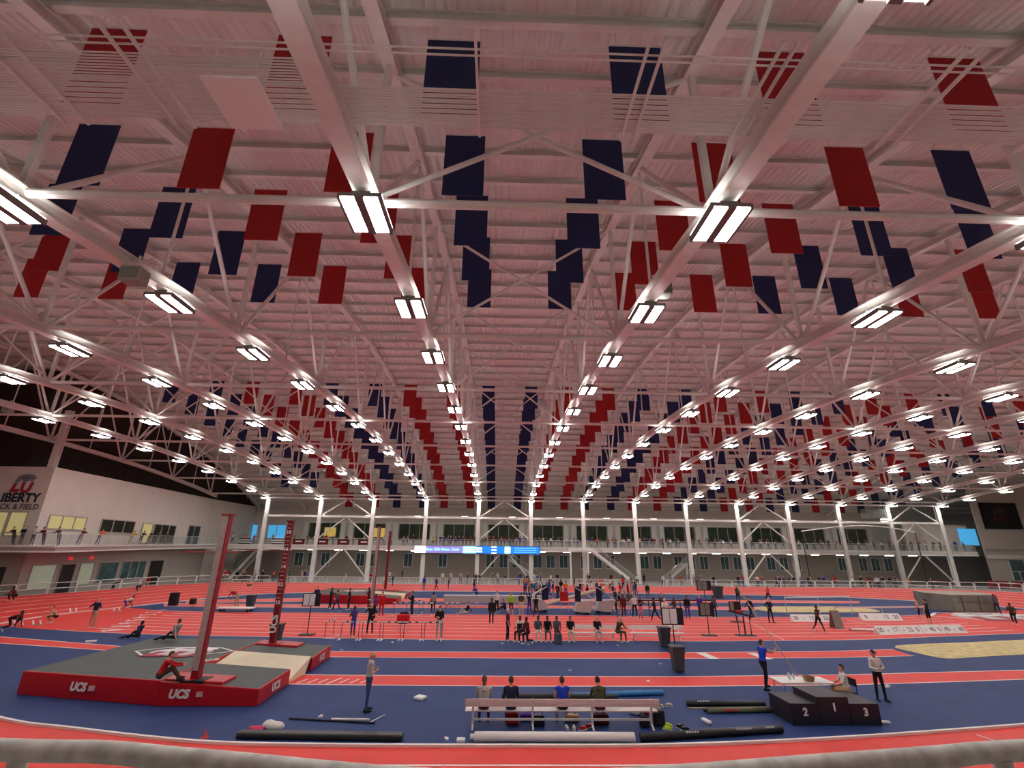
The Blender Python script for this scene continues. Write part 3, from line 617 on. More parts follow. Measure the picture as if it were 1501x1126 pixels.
# ================================================================ people
def V3(*a): return np.array(a, float)
def limb_dir(pitch, abd, side):
    p, a = R(pitch), R(abd); return V3(side*math.sin(a), math.sin(p)*math.cos(a), -math.cos(p)*math.cos(a))
def skeleton(P):
    """returns (capsules, lofts): capsules (p, q, r0, r1, region), lofts list of rings for the trunk"""
    caps = []; lean = R(P.get('lean', 0)); u = V3(0, math.sin(lean), math.cos(lean)); fw = V3(0, math.cos(lean), -math.sin(lean)); X = V3(1, 0, 0)
    pel = V3(0, 0, P['hip']); trunk = [(-.10, .125, .095), (-.03, .165, .115), (.06, .165, .112), (.16, .142, .098), (.28, .165, .115), (.40, .182, .112), (.47, .150, .092), (.52, .075, .065)]
    bend = P.get('bend', 0)
    rings = []
    for s, a, b in trunk:
        l2 = lean*max(0, min(1, s/.15)) if P.get('hipbend') else lean
        uu = V3(0, math.sin(lean), math.cos(lean)) if s > 0 else V3(0, math.sin(lean)*.3, 1)
        rings.append((pel+uu*s, a, b, fw, s))
    sh = pel+u*.455; nk = pel+u*.51
    hl = R(P.get('head', 0))+lean*.45; hd = V3(0, math.sin(hl), math.cos(hl)); hf = V3(0, math.cos(hl), -math.sin(hl))
    hc = nk+hd*.165
    caps.append((nk-u*.05, hc-hd*.06, .058, .052, 0))
    for side, k in ((-1, 'L'), (1, 'R')):
        pt, ab, kn = P['leg'+k]; hip = pel+X*side*.088-V3(0, 0, .02)
        d = limb_dir(pt, ab, side); kne = hip+d*.43; d2 = limb_dir(pt-kn, ab*P.get('shin_abd', .3), side); ank = kne+d2*.42
        caps += [(hip, kne, .086, .058, 4), (kne, kne+d2*.16, .056, .057, 5), (kne+d2*.16, ank, .057, .038, 5)]
        fp = P.get('foot'+k, 0); t = V3(side*.15, math.cos(R(fp)), math.sin(R(fp))); t /= np.linalg.norm(t)
        caps += [(ank-t*.05+V3(0, 0, -.04), ank+t*.07+V3(0, 0, -.045), .042, .042, 6), (ank+t*.07+V3(0, 0, -.045), ank+t*.17+V3(0, 0, -.052), .042, .030, 6)]
        pt, ab, el, inw = P['arm'+k]; s0 = sh+X*side*.178; d = limb_dir(pt, ab, side); elb = s0+d*.29
        ia = R(inw); base = limb_dir(pt+el, ab*.4, side); d2 = base*math.cos(ia)-X*side*math.sin(ia); d2 /= np.linalg.norm(d2); wr = elb+d2*.25
        caps += [(sh+X*side*.10, s0, .075, .066, 1), (s0, elb, .058, .044, 2), (elb, wr, .043, .030, 3)]
        # palm, four unequal bent fingers, thumb leaving the side of the palm
        across = np.cross(d2, X if abs(d2[0]) < .8 else V3(0, 1, 0)); across /= np.linalg.norm(across); nrm = np.cross(d2, across)
        caps += [(wr, wr+d2*.05, .026, .027, 0)]
        for j, (off, ln) in enumerate(((-.033, .068), (-.011, .080), (.011, .074), (.033, .058))):
            b = wr+d2*.025+across*off*.7; m = wr+d2*.088+across*off; e = m+(d2*.8+nrm*side*.45)*ln*.5; e2 = e+(d2*.5+nrm*side*.7)*ln*.4
            caps += [(b, m, .013, .0115, 0), (m, e, .011, .010, 0), (e, e2, .010, .009, 0)]
        tb = wr+d2*.025-across*.026; tm = tb-across*.030+d2*.028; caps += [(tb, tm, .013, .0115, 0), (tm, tm+d2*.032-across*.006, .011, .009, 0)]
    return caps, rings, (hc, hd, hf), (sh, u, fw)
def ellipsoid(mb, c, ax, rad, n=14, m=9):
    vs = []; fs = []
    for j in range(m+1):
        t = math.pi*j/m
        for i in range(n):
            a = 2*math.pi*i/n; v = (math.sin(t)*math.cos(a)*rad[0], math.sin(t)*math.sin(a)*rad[1], math.cos(t)*rad[2])
            vs.append(c+ax[0]*v[0]+ax[1]*v[1]+ax[2]*v[2])
    for j in range(m):
        for i in range(n): fs.append((j*n+i, (j+1)*n+i, (j+1)*n+(i+1) % n, j*n+(i+1) % n))
    mb.add(vs, fs)
def body_mesh(key, P, voxel):
    caps, rings, (hc, hd, hf), (sh, u, fw) = skeleton(P); X = V3(1, 0, 0); mb = MB()
    for p, q, r0, r1, g in caps:
        if np.linalg.norm(q-p) > 1e-6: mb.tube(p, q, r0, r1, n=10)
        ax = (X, V3(0, 1, 0), V3(0, 0, 1)); ellipsoid(mb, p, ax, (r0,)*3, 10, 6); ellipsoid(mb, q, ax, (r1,)*3, 10, 6)
    n = 18; vs = []
    for c, a, b, f, s in rings: vs += [c+X*a*math.cos(t)+f*b*math.sin(t) for t in [2*math.pi*i/n for i in range(n)]]
    fs = [(k*n+i, k*n+(i+1) % n, (k+1)*n+(i+1) % n, (k+1)*n+i) for k in range(len(rings)-1) for i in range(n)]+[tuple(range(n-1, -1, -1)), tuple(range((len(rings)-1)*n, len(rings)*n))]
    mb.add(vs, fs)
    ax = (X, hf, hd)
    ellipsoid(mb, hc, ax, (.076, .093, .118)); ellipsoid(mb, hc-hd*.055+hf*.03, ax, (.055, .065, .065))   # skull, jaw
    ellipsoid(mb, hc+hf*.093-hd*.018, ax, (.014, .022, .024), 8, 6)                                        # nose
    ellipsoid(mb, hc+hf*.082-hd*.058, ax, (.024, .014, .010), 8, 6)                                        # mouth
    for s in (-1, 1): ellipsoid(mb, hc+X*s*.078-hd*.008, ax, (.012, .022, .032), 8, 6)                     # ears
    hair = P.get('hair', 'short')
    if hair != 'bald': ellipsoid(mb, hc-hf*.012+hd*.022, ax, (.086, .099, .110))
    if hair == 'long':
        mb.tube(hc-hf*.065, hc-hf*.09-hd*.24, .062, .045, n=10); ellipsoid(mb, hc-hf*.09-hd*.24, ax, (.05, .04, .05), 8, 6)
    if hair == 'cap': mb.add([hc+X*a*.075+hf*b+hd*(.055+c) for a, b, c in ((-1, .06, 0), (1, .06, 0), (.8, .17, -.015), (-.8, .17, -.015), (-1, .06, .02), (1, .06, .02), (.8, .17, .005), (-.8, .17, .005))], [(3, 2, 1, 0), (4, 5, 6, 7), (0, 1, 5, 4), (1, 2, 6, 5), (2, 3, 7, 6), (3, 0, 4, 7)])
    if P.get('hood'): mb.tube(sh-fw*.05+u*.02, sh-fw*.11-u*.09, .11, .075, n=12)
    t = mb.build('tmp', [WHITE]); md = t.modifiers.new('r', 'REMESH'); md.mode = 'VOXEL'; md.voxel_size = voxel; md.use_smooth_shade = True
    s2 = t.modifiers.new('s', 'SMOOTH'); s2.factor = .4; s2.iterations = 1 if voxel < .02 else 2
    bpy.context.view_layer.update()
    me = bpy.data.meshes.new_from_object(t.evaluated_get(bpy.context.evaluated_depsgraph_get())); d0 = t.data
    bpy.data.objects.remove(t); bpy.data.meshes.remove(d0); me.name = 'body_'+key
    co = np.zeros(len(me.vertices)*3); me.vertices.foreach_get('co', co); dz = co.reshape(-1, 3)[:, 2].min()
    # regions: 0 skin 1 top 2 upper sleeve 3 lower sleeve 4 thighs 5 shins 6 shoes 7 hair
    nf = len(me.polygons); C = np.zeros(nf*3); me.polygons.foreach_get('center', C); C = C.reshape(-1, 3)
    best = np.full(nf, 9.); reg = np.zeros(nf, int)
    for p, q, r0, r1, g in caps:
        d = q-p; L = max(1e-9, d@d); tt = np.clip(((C-p)@d)/L, 0, 1); ds = np.linalg.norm(C-p-tt[:, None]*d, axis=1)-(r0+(r1-r0)*tt)
        m_ = ds < best; best[m_] = ds[m_]; reg[m_] = g
    for k in range(len(rings)-1):
        (c0, a0, b0, f0, s0), (c1, a1, b1, _, s1) = rings[k], rings[k+1]; d = c1-c0; L = d@d; tt = np.clip(((C-c0)@d)/L, 0, 1); rel = C-c0-tt[:, None]*d
        ds = np.abs(np.sqrt((rel[:, 0]/a0)**2+((rel@f0)/b0)**2)-1)*b0*.8+np.abs(rel@(d/math.sqrt(L)))
        m_ = ds < best; best[m_] = ds[m_]; reg[m_] = 1 if s0 > .02 else 4
    rel = C-hc; ls = np.stack([rel[:, 0], rel@hf, rel@hd], 1); inh = (np.linalg.norm(ls/np.array([.098, .125, .135]), axis=1) < 1.05)
    hm = inh & ((ls[:, 2] > .065) | ((ls[:, 1] < .012) & (ls[:, 2] > -.055))) & ~((np.abs(ls[:, 0]) > .074) & (ls[:, 2] < .03) & (ls[:, 1] > -.03))
    reg[inh] = 0
    if hair != 'bald': reg[hm] = 7
    if hair == 'cap': reg[(ls[:, 1] > .05) & (ls[:, 1] < .2) & (np.abs(ls[:, 0]) < .09) & (ls[:, 2] > .03) & (ls[:, 2] < .1)] = 7
    if hair == 'long':
        p = hc-hf*.065; q = hc-hf*.09-hd*.24; d = q-p; tt = np.clip(((C-p)@d)/(d@d), 0, 1); reg[np.linalg.norm(C-p-tt[:, None]*d, axis=1) < .068-.012*tt] = 7
    me.materials.clear()
    for _ in range(8): me.materials.append(WHITE)
    me.polygons.foreach_set('material_index', reg.astype(np.int32)); me.transform(Matrix.Translation((0, 0, -dz))); me.update()
    return me, (hc-V3(0, 0, dz), hd, hf)
ST = (2, 3, 2); AD = (4, 8, 12, 0)
POSES = {
 'stand': dict(hip=.92, legL=ST, legR=(-2, 4, 2), armL=AD, armR=AD),
 'stand_long': dict(hip=.92, legL=ST, legR=(-2, 4, 2), armL=AD, armR=AD, hair='long'),
 'clasp': dict(hip=.92, lean=2, head=6, legL=(3, 3, 2), legR=(-4, 4, 0), armL=(-4, 10, 112, 32), armR=(-4, 10, 108, 36), hair='bald'),
 'crossed': dict(hip=.92, lean=1, legL=(2, 4, 2), legR=(-2, 6, 2), armL=(14, 16, 78, 55), armR=(14, 16, 70, 50), hair='cap'),
 'hips': dict(hip=.92, lean=2, legL=(2, 8, 2), legR=(-2, 8, 2), armL=(-22, 38, 55, 55), armR=(-22, 38, 55, 55), hair='bald'),
 'walk': dict(hip=.90, lean=4, legL=(24, 2, 8), legR=(-20, 2, 18), footR=-25, armL=(-22, 6, 18, 0), armR=(24, 6, 25, 0)),
 'run': dict(hip=.93, lean=12, legL=(55, 2, 75), legR=(-28, 2, 30), footR=-45, armL=(-45, 10, 80, 10), armR=(40, 8, 90, 10)),
 'point': dict(hip=.92, lean=3, legL=ST, legR=(-4, 5, 2), armL=(75, 10, 5, 0), armR=AD),
 'arms_up': dict(hip=.92, legL=(6, 4, 2), legR=(-6, 4, 2), armL=(165, 15, 10, 0), armR=(150, 20, 30, 10)),
 'phone': dict(hip=.92, legL=ST, legR=(-2, 4, 2), head=10, armL=(25, 8, 95, 20), armR=(22, 8, 100, 25)),
 'bend': dict(hip=.90, lean=72, head=-15, legL=(2, 5, 4), legR=(-8, 5, 2), armL=(30, 8, 10, 0), armR=(8, 12, 12, 0)),
 'lean': dict(hip=.88, lean=28, head=-8, legL=(-4, 3, 6), legR=(-12, 3, 4), armL=(48, 10, 45, 20), armR=(48, 10, 45, 20)),
 'blocks': dict(hip=.62, lean=78, head=-30, legL=(78, 4, 110), legR=(20, 4, 88), footL=-35, footR=-55, armL=(6, 10, 2, 0), armR=(6, 10, 2, 0)),
 'squat': dict(hip=.36, lean=38, head=-10, legL=(98, 12, 128), legR=(92, 12, 124), footL=-5, footR=-10, armL=(35, 8, 40, 10), armR=(30, 8, 45, 10)),
 'sit': dict(hip=.55, lean=6, legL=(86, 6, 84), legR=(86, 6, 88), armL=(28, 8, 42, 12), armR=(28, 8, 46, 14)),
 'sit_long': dict(hip=.55, lean=10, head=8, legL=(86, 6, 84), legR=(86, 6, 88), armL=(32, 8, 38, 12), armR=(32, 8, 42, 14), hair='long', hood=True),
 'sit_hunch': dict(hip=.55, lean=24, head=14, legL=(86, 10, 84), legR=(86, 10, 92), armL=(40, 8, 42, 20), armR=(40, 8, 42, 20), hood=True),
 'floor_sit': dict(hip=.14, lean=-12, legL=(88, 6, 8), legR=(112, 6, 62), armL=(-35, 12, 5, 0), armR=(30, 8, 60, 20)),
 'floor_hug': dict(hip=.14, lean=22, head=10, legL=(120, 6, 82), legR=(118, 6, 80), armL=(62, 8, 25, 25), armR=(62, 8, 25, 25)),
 'kneel': dict(hip=.50, lean=12, legL=(84, 6, 86), legR=(-4, 4, 82), footR=-60, armL=(40, 8, 40, 15), armR=(30, 8, 45, 15)),
 'pole': dict(hip=.90, lean=6, legL=(28, 4, 36), legR=(-8, 4, 4), armL=(45, 8, 60, 10), armR=(70, 8, 40, 15)),
}
_pc = {}
def pose(key, near):
    k = (key, near)
    if k not in _pc: _pc[k] = body_mesh(key+('_near' if near else '_far'), POSES[key], .0125 if near else .026)
    return _pc[k]
CC = {}
PAL = dict(white='D8D4CE', grey='8A8A88', lgrey='B4B2AE', black='141416', navy='1C2340', blue='2444A8', royal='1E3FC0', red='B81820', maroon='5A141C', orange='E0662A', green='2E8A4A', lime='8CD42A', olive='48492E', khaki='B09878', tan='C8A078', purple='4A2E90', yellow='D8B040', pink='D08090', brown='4A3020', denim='3A4C70', slate='4C5560', teal='2A6C74', cream='D8CCB0')
def cloth(n):
    return mat('cloth_'+n, srgb(PAL[n]), .85, var=.10, scale=14, bump=.3, bscale=30)
SKIN = {'l': mat('skin_light', srgb('D09A80'), .55, var=.05), 'm': mat('skin_tan', srgb('A8704E'), .55, var=.05), 'd': mat('skin_brown', srgb('5A3826'), .55, var=.05)}
HAIR = {'k': mat('hair_black', (.010, .008, .007), .6, var=.3, scale=60), 'b': mat('hair_brown', (.075, .040, .020), .6, var=.3, scale=60), 'g': mat('hair_grey', (.42, .40, .38), .6, var=.2, scale=60), 'y': mat('hair_blond', (.40, .26, .10), .6, var=.2, scale=60), 'w': mat('cap_white', (.75, .75, .73), .8)}
EYE = mat('eye_dark', (.01, .01, .01), .2)
eyem = None
def person(loc, rz, pz, top, bottom, label, z=0, h=1.75, near=False, sleeve='short', pants='long', shoes='white', skin='l', hair='b', group=None):
    """rz: 0 faces away from the camera, 180 towards it, 90 to the left"""
    me, head = pose(pz, near)
    o = ob('person', me, None, (loc[0], loc[1], z), R(rz)); s = h/1.75; o.scale = (s, s, s)
    sk = SKIN[skin]; t = cloth(top); b = cloth(bottom)
    slots = [sk, t, t if sleeve != 'none' else sk, t if sleeve == 'long' else sk, b, b if pants == 'long' else sk, cloth(shoes), HAIR.get(hair) or cloth(hair)]
    for i, m_ in enumerate(slots): o.material_slots[i].link = 'OBJECT'; o.material_slots[i].material = m_
    tag(o, label, 'person', group)
    if near:
        hc, hd, hf = head
        for s_ in (-1, 1):
            e = MB(); ellipsoid(e, hc+V3(1, 0, 0)*s_*.032+hf*.088+hd*.008, (V3(1, 0, 0), hf, hd), (.013, .008, .009), 8, 6); e.build('eye', EYE, o, True)
    return o
# ================================================================ pole vault landing mats
def wedge(name, poly, zf, mats, parent, topmat=1):   # prism whose top heights come from zf(x, y)
    n = len(poly); a = MB()
    vs = [(x, y, 0.02) for x, y in poly]+[(x, y, zf(x, y)) for x, y in poly]
    a.add(vs, [tuple(range(n-1, -1, -1))]+[(i, (i+1) % n, n+(i+1) % n, n+i) for i in range(n)]); a.cur = topmat; a.add(vs[n:], [tuple(range(n))])
    o = a.build(name, mats, parent)
    bm = bmesh.new(); bm.from_mesh(o.data); bmesh.ops.remove_doubles(bm, verts=bm.verts, dist=.001); bmesh.ops.recalc_face_normals(bm, faces=bm.faces)
    bmesh.ops.bevel(bm, geom=[e for e in bm.edges if min(v.co.z for v in e.verts) > .1], offset=.05, segments=2, affect='EDGES', profile=.6); bm.to_mesh(o.data); bm.free()
    return o
def vault_mat(ox, oy, label, txt='UCS'):
    e = tag(empty('landing_mat', (ox, oy, 0)), label, 'landing mat')
    def sh(p): return [(x-ox, y-oy) for x, y in p]
    q = lambda x, y: (x-ox, y-oy)
    H_ = .76
    wedge('main_cushion', sh([(ox, oy+1.3), (ox+5.4, oy+.12), (ox+5.8, oy+.05), (ox+5.8, oy+7.9), (ox+.1, oy+8.0)]), lambda x, y: H_, [REDV, GREYV], e)
    for y0, y1 in ((0, 2.85), (4.92, 7.7)):
        zf = lambda x, y: H_-.02-.22*max(0, (x-5.8)/3.5)
        wd = wedge('front_cushion', [(5.82, y0), (9.25, y0), (9.15, y1), (5.82, y1)], zf, [REDV, GREYV], e)
        text(txt, .36, facing(9.24, (y0+y1)/2, .28, R(90)), WHITE, wd, 'lettering', .012)
    MB().add([(5.84, 2.87, .5), (6.6, 2.87, .1), (9.1, 2.87, .08), (9.2, 4.9, .58), (6.7, 4.9, .74), (5.84, 4.9, .79), (5.84, 2.87, 0), (6.6, 2.87, 0), (9.1, 2.87, 0), (9.2, 4.4, 0)], [(0, 1, 4, 5), (1, 2, 3, 4), (0, 6, 7, 1), (1, 7, 8, 2), (2, 8, 9, 3)]).build('planting_box_pad', BEIGE, e)
    MB().box((8.2, 2.86, .14), (1.7, .14, .18)).build('yellow_edge_pad', YELLOW, e)
    for y in (.12, 6.6): # red pads round the uprights
        wedge('upright_pad', [(5.9, y), (7.9, y), (7.9, y+.95), (5.9, y+.95)], lambda x, y_: .80-.10*max(0, (x-5.9)/2.0), [REDV, REDV], e)
    a = math.atan2(-1.18, 5.4)
    text(txt, .36, facing(2.6, .66, .40, a), WHITE, e, 'lettering', .02, shear=.15); text(txt, .36, facing(6.55, -.02, .36), WHITE, e, 'lettering', .02, shear=.15)
    MB().lo((3.1, .48, .33), (3.3, .53, .48)).lo((7.15, -.03, .29), (7.35, 0, .44)).build('logo_square', mat('pale_pink_print', (.7, .45, .42)), e)
    emblem(Matrix.Translation((3.7, 4.6, .785)), 1.55, e)
    text(txt, .5, Matrix.Translation((5.6, 3.1, .775)) @ Matrix.Rotation(R(20), 4, 'Z'), WHITE, e, 'lettering', .01, .001)
    return e
vault_mat(-18.4, 19.08, 'big charcoal landing mat with red sides by the inner kerb')
vault_mat(-19.9, 50.0, 'far charcoal landing mat with red sides among the standing athletes', '')
def standard(x, y, z0, hgt, label, dark=False):
    e = tag(empty('vault_upright', (x, y, 0)), label, 'vault upright')
    body = mat('dark_red_upright', (.20, .010, .014), .4) if dark else mat('deep_red_upright', (.30, .010, .018), .4)
    MB().lo((-.13, -.10, z0), (.13, .16, hgt)).build('mast', body, e)
    if not dark: MB().lo((-.135, -.125, z0+.3), (.09, -.10, hgt)).build('mast_face', mat('grey_metal_face', (.42, .38, .36), .5, .2), e)
    MB().lo((-.35, -.3, z0-.05), (.45, .35, z0+.03)).build('base_plate', BLACK, e)
    MB().lo((-.18, -.16, hgt), (.18, .2, hgt+.06)).build('cap', body, e)
    return e
s1 = standard(-11.58, 19.42, .72, 6.3, 'red and grey vault upright rising from the near edge of the mat')
s2 = standard(-11.85, 26.0, .72, 6.4, 'deep red vault upright with white height numbers', True)
for k, nme in enumerate(('10', '12', '14', '16', '18')):
    text(nme, .24, facing(.0, -.115, 2.55+k*.83), WHITE, s2, 'height_number', .008)
    for j in range(1, 4): MB().lo((-.09, -.115, 2.55+k*.83+j*.2), (.09, -.10, 2.57+k*.83+j*.2)).build('height_mark', WHITE, s2)
text('UCS', .42, Matrix.Translation((0, -.115, 1.6)) @ Matrix.Rotation(R(90), 4, 'X') @ Matrix.Rotation(R(90), 4, 'Z'), WHITE, s2, 'lettering', .015)
s3 = standard((-12.52, 48.32)[0], (-12.52, 48.32)[1]-.3, .06, 7.0, 'grey vault upright standing by the far landing mat'); s4 = standard(-13.75, 58.7, .06, 6.9, 'dark red vault upright behind the far landing mat', True)
cbr = tag(empty('crossbar', (-11.6, 19.5, 5.0)), 'thin red and white crossbar resting across the near vault uprights', 'crossbar')
for k in range(6):
    a, b = Vector((-.15, -.1, .0)), Vector((-.15, 6.5, .03)); MB().tube(a+(b-a)*k/6, a+(b-a)*(k+1)/6, .018, n=6).build('bar_section', REDV if k % 2 == 0 else WHITE, cbr)
MB().lo((-1.4, -.12, -.06), (.75, -.06, -.03)).build('bar_arm', mat('bar_arm_red', (.5, .06, .04)), cbr)
# ================================================================ podium, table, near bench
pod = tag(empty('winners_podium', (8.42, 17.34, 0)), 'black three-step podium numbered 2 1 3', 'podium')
for x0, x1, h, s in ((0, .88, .60, '2'), (.88, 1.92, .78, '1'), (1.92, 2.88, .60, '3')):
    b_ = rbox('block', ((x0+x1)/2, .65, h/2+.003), (x1-x0-.01, 1.3, h), mat('black_podium_board', (.014, .013, .022), .45, var=.15), pod, .012)
    text(s, .30, facing(.02, -.655, .06 if s != '1' else .1), WHITE, b_, 'number', .012)
tb = tag(empty('folding_table', (10.2, 19.6, 0)), 'white folding table behind the podium', 'table')
rbox('table_top', (0, 0, .735), (1.95, .9, .05), WHITE, tb, .015)
for a in (-.85, .85):
    for b in (-.34, .34): MB().tube((a, b, 0), (a, b, .72), .018).build('leg', ALU, tb)
    MB().tube((a, -.34, .25), (a, .34, .25), .014).build('brace', ALU, tb)
bk = tag(empty('basket', (10.35, 19.35, .762)), 'small tan basket on the white table', 'basket')
MB().lathe((0, 0, 0), [(.0, 0), (.15, 0), (.2, .16), (.18, .16), (.14, .03), (0, .03)], 14).build('bowl', mat('wicker_tan', (.42, .24, .11), .8, var=.3, scale=30), bk)
for k in range(4): MB().lathe((.05*math.cos(k*1.6), .05*math.sin(k*1.6), .09), [(0, 0), (.05, .02), (.05, .08), (0, .1)], 8).build('fruit', mat('brown_filling', (.2, .08, .04)), bk)
for k, (x, y) in enumerate(((9.75, 19.5), (9.95, 19.62), (9.82, 19.72))):
    b_ = tag(empty('water_bottle', (x, y, .762)), 'small clear water bottle standing on the white table', 'bottle', 'bottles on the table')
    MB().lathe((0, 0, 0), [(0, 0), (.033, 0), (.035, .13), (.015, .17), (.015, .18)], 10).build('bottle', mat('clear_plastic', (.65, .72, .78), .15), b_); MB().lathe((0, 0, .18), [(.017, 0), (.017, .02), (0, .02)], 10).build('cap', WHITE, b_)
for k, (x, y) in enumerate(((10.85, 19.7), (10.95, 19.4), (10.65, 19.35))): tag(MB().box((0, 0, .004), (.3, .21, .008)).build('paper', WHITE, loc=(x, y, .762), rz=k*.6), 'loose white paper sheet on the folding table', 'paper', 'papers on the table')
ch = tag(empty('folding_chair', (11.72, 19.35, 0)), 'black folding chair behind the podium', 'chair')
rbox('seat', (0, 0, .44), (.44, .42, .04), BLACK, ch, .015); rbox('backrest', (.2, 0, .75), (.03, .42, .25), BLACK, ch, .01)
for a in (-.2, .2):
    for b in (-.19, .19): MB().tube((a, b, 0), (a*.9, b, .43 if a < 0 else .85), .013).build('leg', BLACK, ch)
BENCHM = mat('pale_aluminium_slat', (.66, .60, .58), .4, .25, var=.06)
def bench(x, y, L, label, away=True, nleg=4, mt=None):
    e = tag(empty('bench', (x, y, 0), 0 if away else math.pi), label, 'bench'); mt = mt or BENCHM
    for k in range(2): rbox('back_slat', (L/2 if away else -L/2, -.02-.03*k, .655+.115*k), (L, .035, .10), mt, e, .01)
    for k in range(2): rbox('seat_slat', (L/2 if away else -L/2, .22+.2*k, .44), (L, .18, .04), mt, e, .01)
    rbox('stretcher', (L/2 if away else -L/2, .1, .24), (L-.5, .05, .06), mt, e, .01)
    for k in range(nleg):
        lx = (.25+(L-.5)*k/(nleg-1))*(1 if away else -1)
        lg = MB().beam((lx, -.03, .82), (lx, .02, .42), .05, .06, (1, 0, 0)).beam((lx, .02, .44), (lx, .44, .42), .05, .05, (1, 0, 0)).beam((lx, .1, .42), (lx, .08, .10), .05, .07, (1, 0, 0)).beam((lx, .08, .12), (lx, -.14, .012), .05, .05, (1, 0, 0)).beam((lx, .08, .12), (lx, .42, .012), .05, .05, (1, 0, 0)); lg.build('leg', mt, e)
    return e
bench(-1.92, 16.95, 6.0, 'long pale slatted bench with four people sitting on it, backs turned')
bench(3.35, 32.0, 3.0, 'white bench in the sprint lanes with two seated people apart', False, 2, WHITE); bench(7.1, 32.0, 3.3, 'white bench at the lane edge beside the grey bins', False, 2, WHITE)
# poles and bags lying near the kerb
def log(name, p, q, r, mt, label, cat, ends=None, z=None, n=12):
    e = tag(empty(name, (p[0], p[1], 0)), label, cat); d = Vector((q[0]-p[0], q[1]-p[1], 0)); z = r if z is None else z
    MB().tube((0, 0, z), (d.x, d.y, z), r, n=n).build('sleeve', mt, e, True)
    if ends: 
        u = d.normalized(); MB().tube(-u*.12+Vector((0, 0, z)), Vector((0, 0, z)), r*.55, n=10).build('end_cap', ends, e)
    return e
log('pole_tube', (-1.57, 15.98), (3.0, 15.95), .13, WHITE, 'thick white padded tube lying behind the bench', 'pole tube', WHITE)
tag(rbox('pad_disc', (-1.95, 15.98, .05), (.25, .2, .1), WHITE, bev=.04), 'small white plastic stopper at the end of the white tube', 'stopper')
b2 = log('pole_bag', (3.2, 16.0), (7.7, 16.72), .11, BLACKP, 'black pole bag with white lettering beside the podium', 'pole bag')
for t, n_ in ((1.4, 5), (3.0, 6), (3.95, 4)):
    for k in range(n_): MB().box((t+k*.085, (t+k*.085)*.16-.082, .178), (.055, .012, .07)).build('print_mark', WHITE, b2)
tag(rbox('pole_bag', (-5.98, 16.2, .09), (4.75, .34, .16), BLACKP, bev=.07, seg=3, rz=-.04), 'flat black pole bag lying along the kerb below the big mat', 'pole bag')
b3 = log('pole_bag', (5.75, 19.22), (8.5, 19.15), .10, BLACKP, 'black pole bag running up to the podium', 'pole bag')
for k in range(5): MB().box((.4+k*.09, -.072, .165), (.06, .012, .07)).build('print_mark', WHITE, b3)
b4 = log('pole_bag', (6.17, 18.50), (8.42, 18.62), .09, mat('olive_translucent_sleeve', (.16, .17, .10), .4), 'olive translucent pole sleeve in front of the black pole bag', 'pole bag', BLACK)
MB().box((.8, -.085, .12), (.55, .01, .05)).build('label_patch', mat('red_label', (.6, .08, .06)), b4)
log('vault_pole', (5.69, 19.00), (8.4, 18.98), .022, mat('tan_pole', (.55, .42, .25), .4), 'thin tan vault pole lying between two pole bags', 'vault pole')
log('pole_bag', (-0.77, 19.79), (3.43, 19.83), .12, BLACKP, 'black pole bag on the floor in front of the seated people', 'pole bag')
log('pole_bag', (1.66, 20.14), (5.36, 20.60), .09, mat('sky_blue_sleeve', (.04, .24, .55), .5), 'bright blue pole bag lying beyond the bench', 'pole bag', BLACK)
vp = log('vault_pole', (-7.52, 17.81), (-4.71, 17.40), .03, BLACK, 'black and white vault pole lying near the man in jeans', 'vault pole'); MB().tube((1.35, -.05, .03), (2.55, -.09, .03), .034).build('white_section', WHITE, vp)
tag(MB().tube((0, 0, .02), (.3, .7, .02), .015).build('measuring_stick', WHITE, loc=(*(-4.90, 17.52), 0)), 'short white stick at the end of the vault pole', 'stick')
# bundle of clothes on the bag, bags and shoes round the bench
def blob(name, loc, parts, label, cat):
    e = tag(empty(name, loc), label, cat)
    for nm, c, rad, mt in parts:
        m_ = MB(); ellipsoid(m_, V3(*c), (V3(1, 0, 0), V3(0, 1, 0), V3(0, 0, 1)), rad, 12, 8)
        m_.v = [(x*(1+.10*math.sin(9*y+7*z)), y*(1+.1*math.sin(8*x)), max(0.005-0, z*(1+.12*math.sin(11*x+6*y)))) for x, y, z in m_.v]; m_.build(nm, mt, e, True)
    return e
PINKC = mat('cloth_magenta', (.75, .06, .16), .85)
blob('clothes_heap', (-7.85, 16.65, 0), [('white_cloth', (.25, .12, .14), (.32, .22, .15), cloth('white')), ('pink_cloth', (-.12, -.05, .10), (.24, .16, .12), PINKC), ('dark_cloth', (.08, -.02, .07), (.16, .12, .1), cloth('purple'))], 'heap of white and pink clothing on the floor by the flat black bag', 'clothes')
def bag(x, y, mt, label, s=(.42, .26, .3), rz=0):
    e = tag(empty('sports_bag', (x, y, 0), rz), label, 'bag'); rbox('body', (0, 0, s[2]/2), s, mt, e, .08, 3)
    MB().path([(-.14, 0, s[2]-.01), (-.09, 0, s[2]+.1), (.09, 0, s[2]+.1), (.14, 0, s[2]-.01)], .013, 6).build('handle', BLACK, e); return e
bag(-.45, 17.5, cloth('red'), 'red sports bag on the floor under the long bench'); bag(.35, 17.3, BLACKP, 'black sports bag standing behind a bench leg'); bag(2.35, 17.45, cloth('maroon'), 'dark red sports bag under the long bench', (.5, .3, .28)); bag(.1, 17.75, cloth('purple'), 'purple kit bag in the row under the bench', (.6, .25, .22)); bag(4.15, 17.35, BLACKP, 'black backpack at the end of the long bench', (.36, .3, .45)); bag(3.65, 17.2, BLACK, 'small black bag under the end of the bench', (.3, .24, .3)); bag(1.45, 17.7, cloth('tan'), 'tan kit bag under the middle of the bench', (.5, .24, .2))
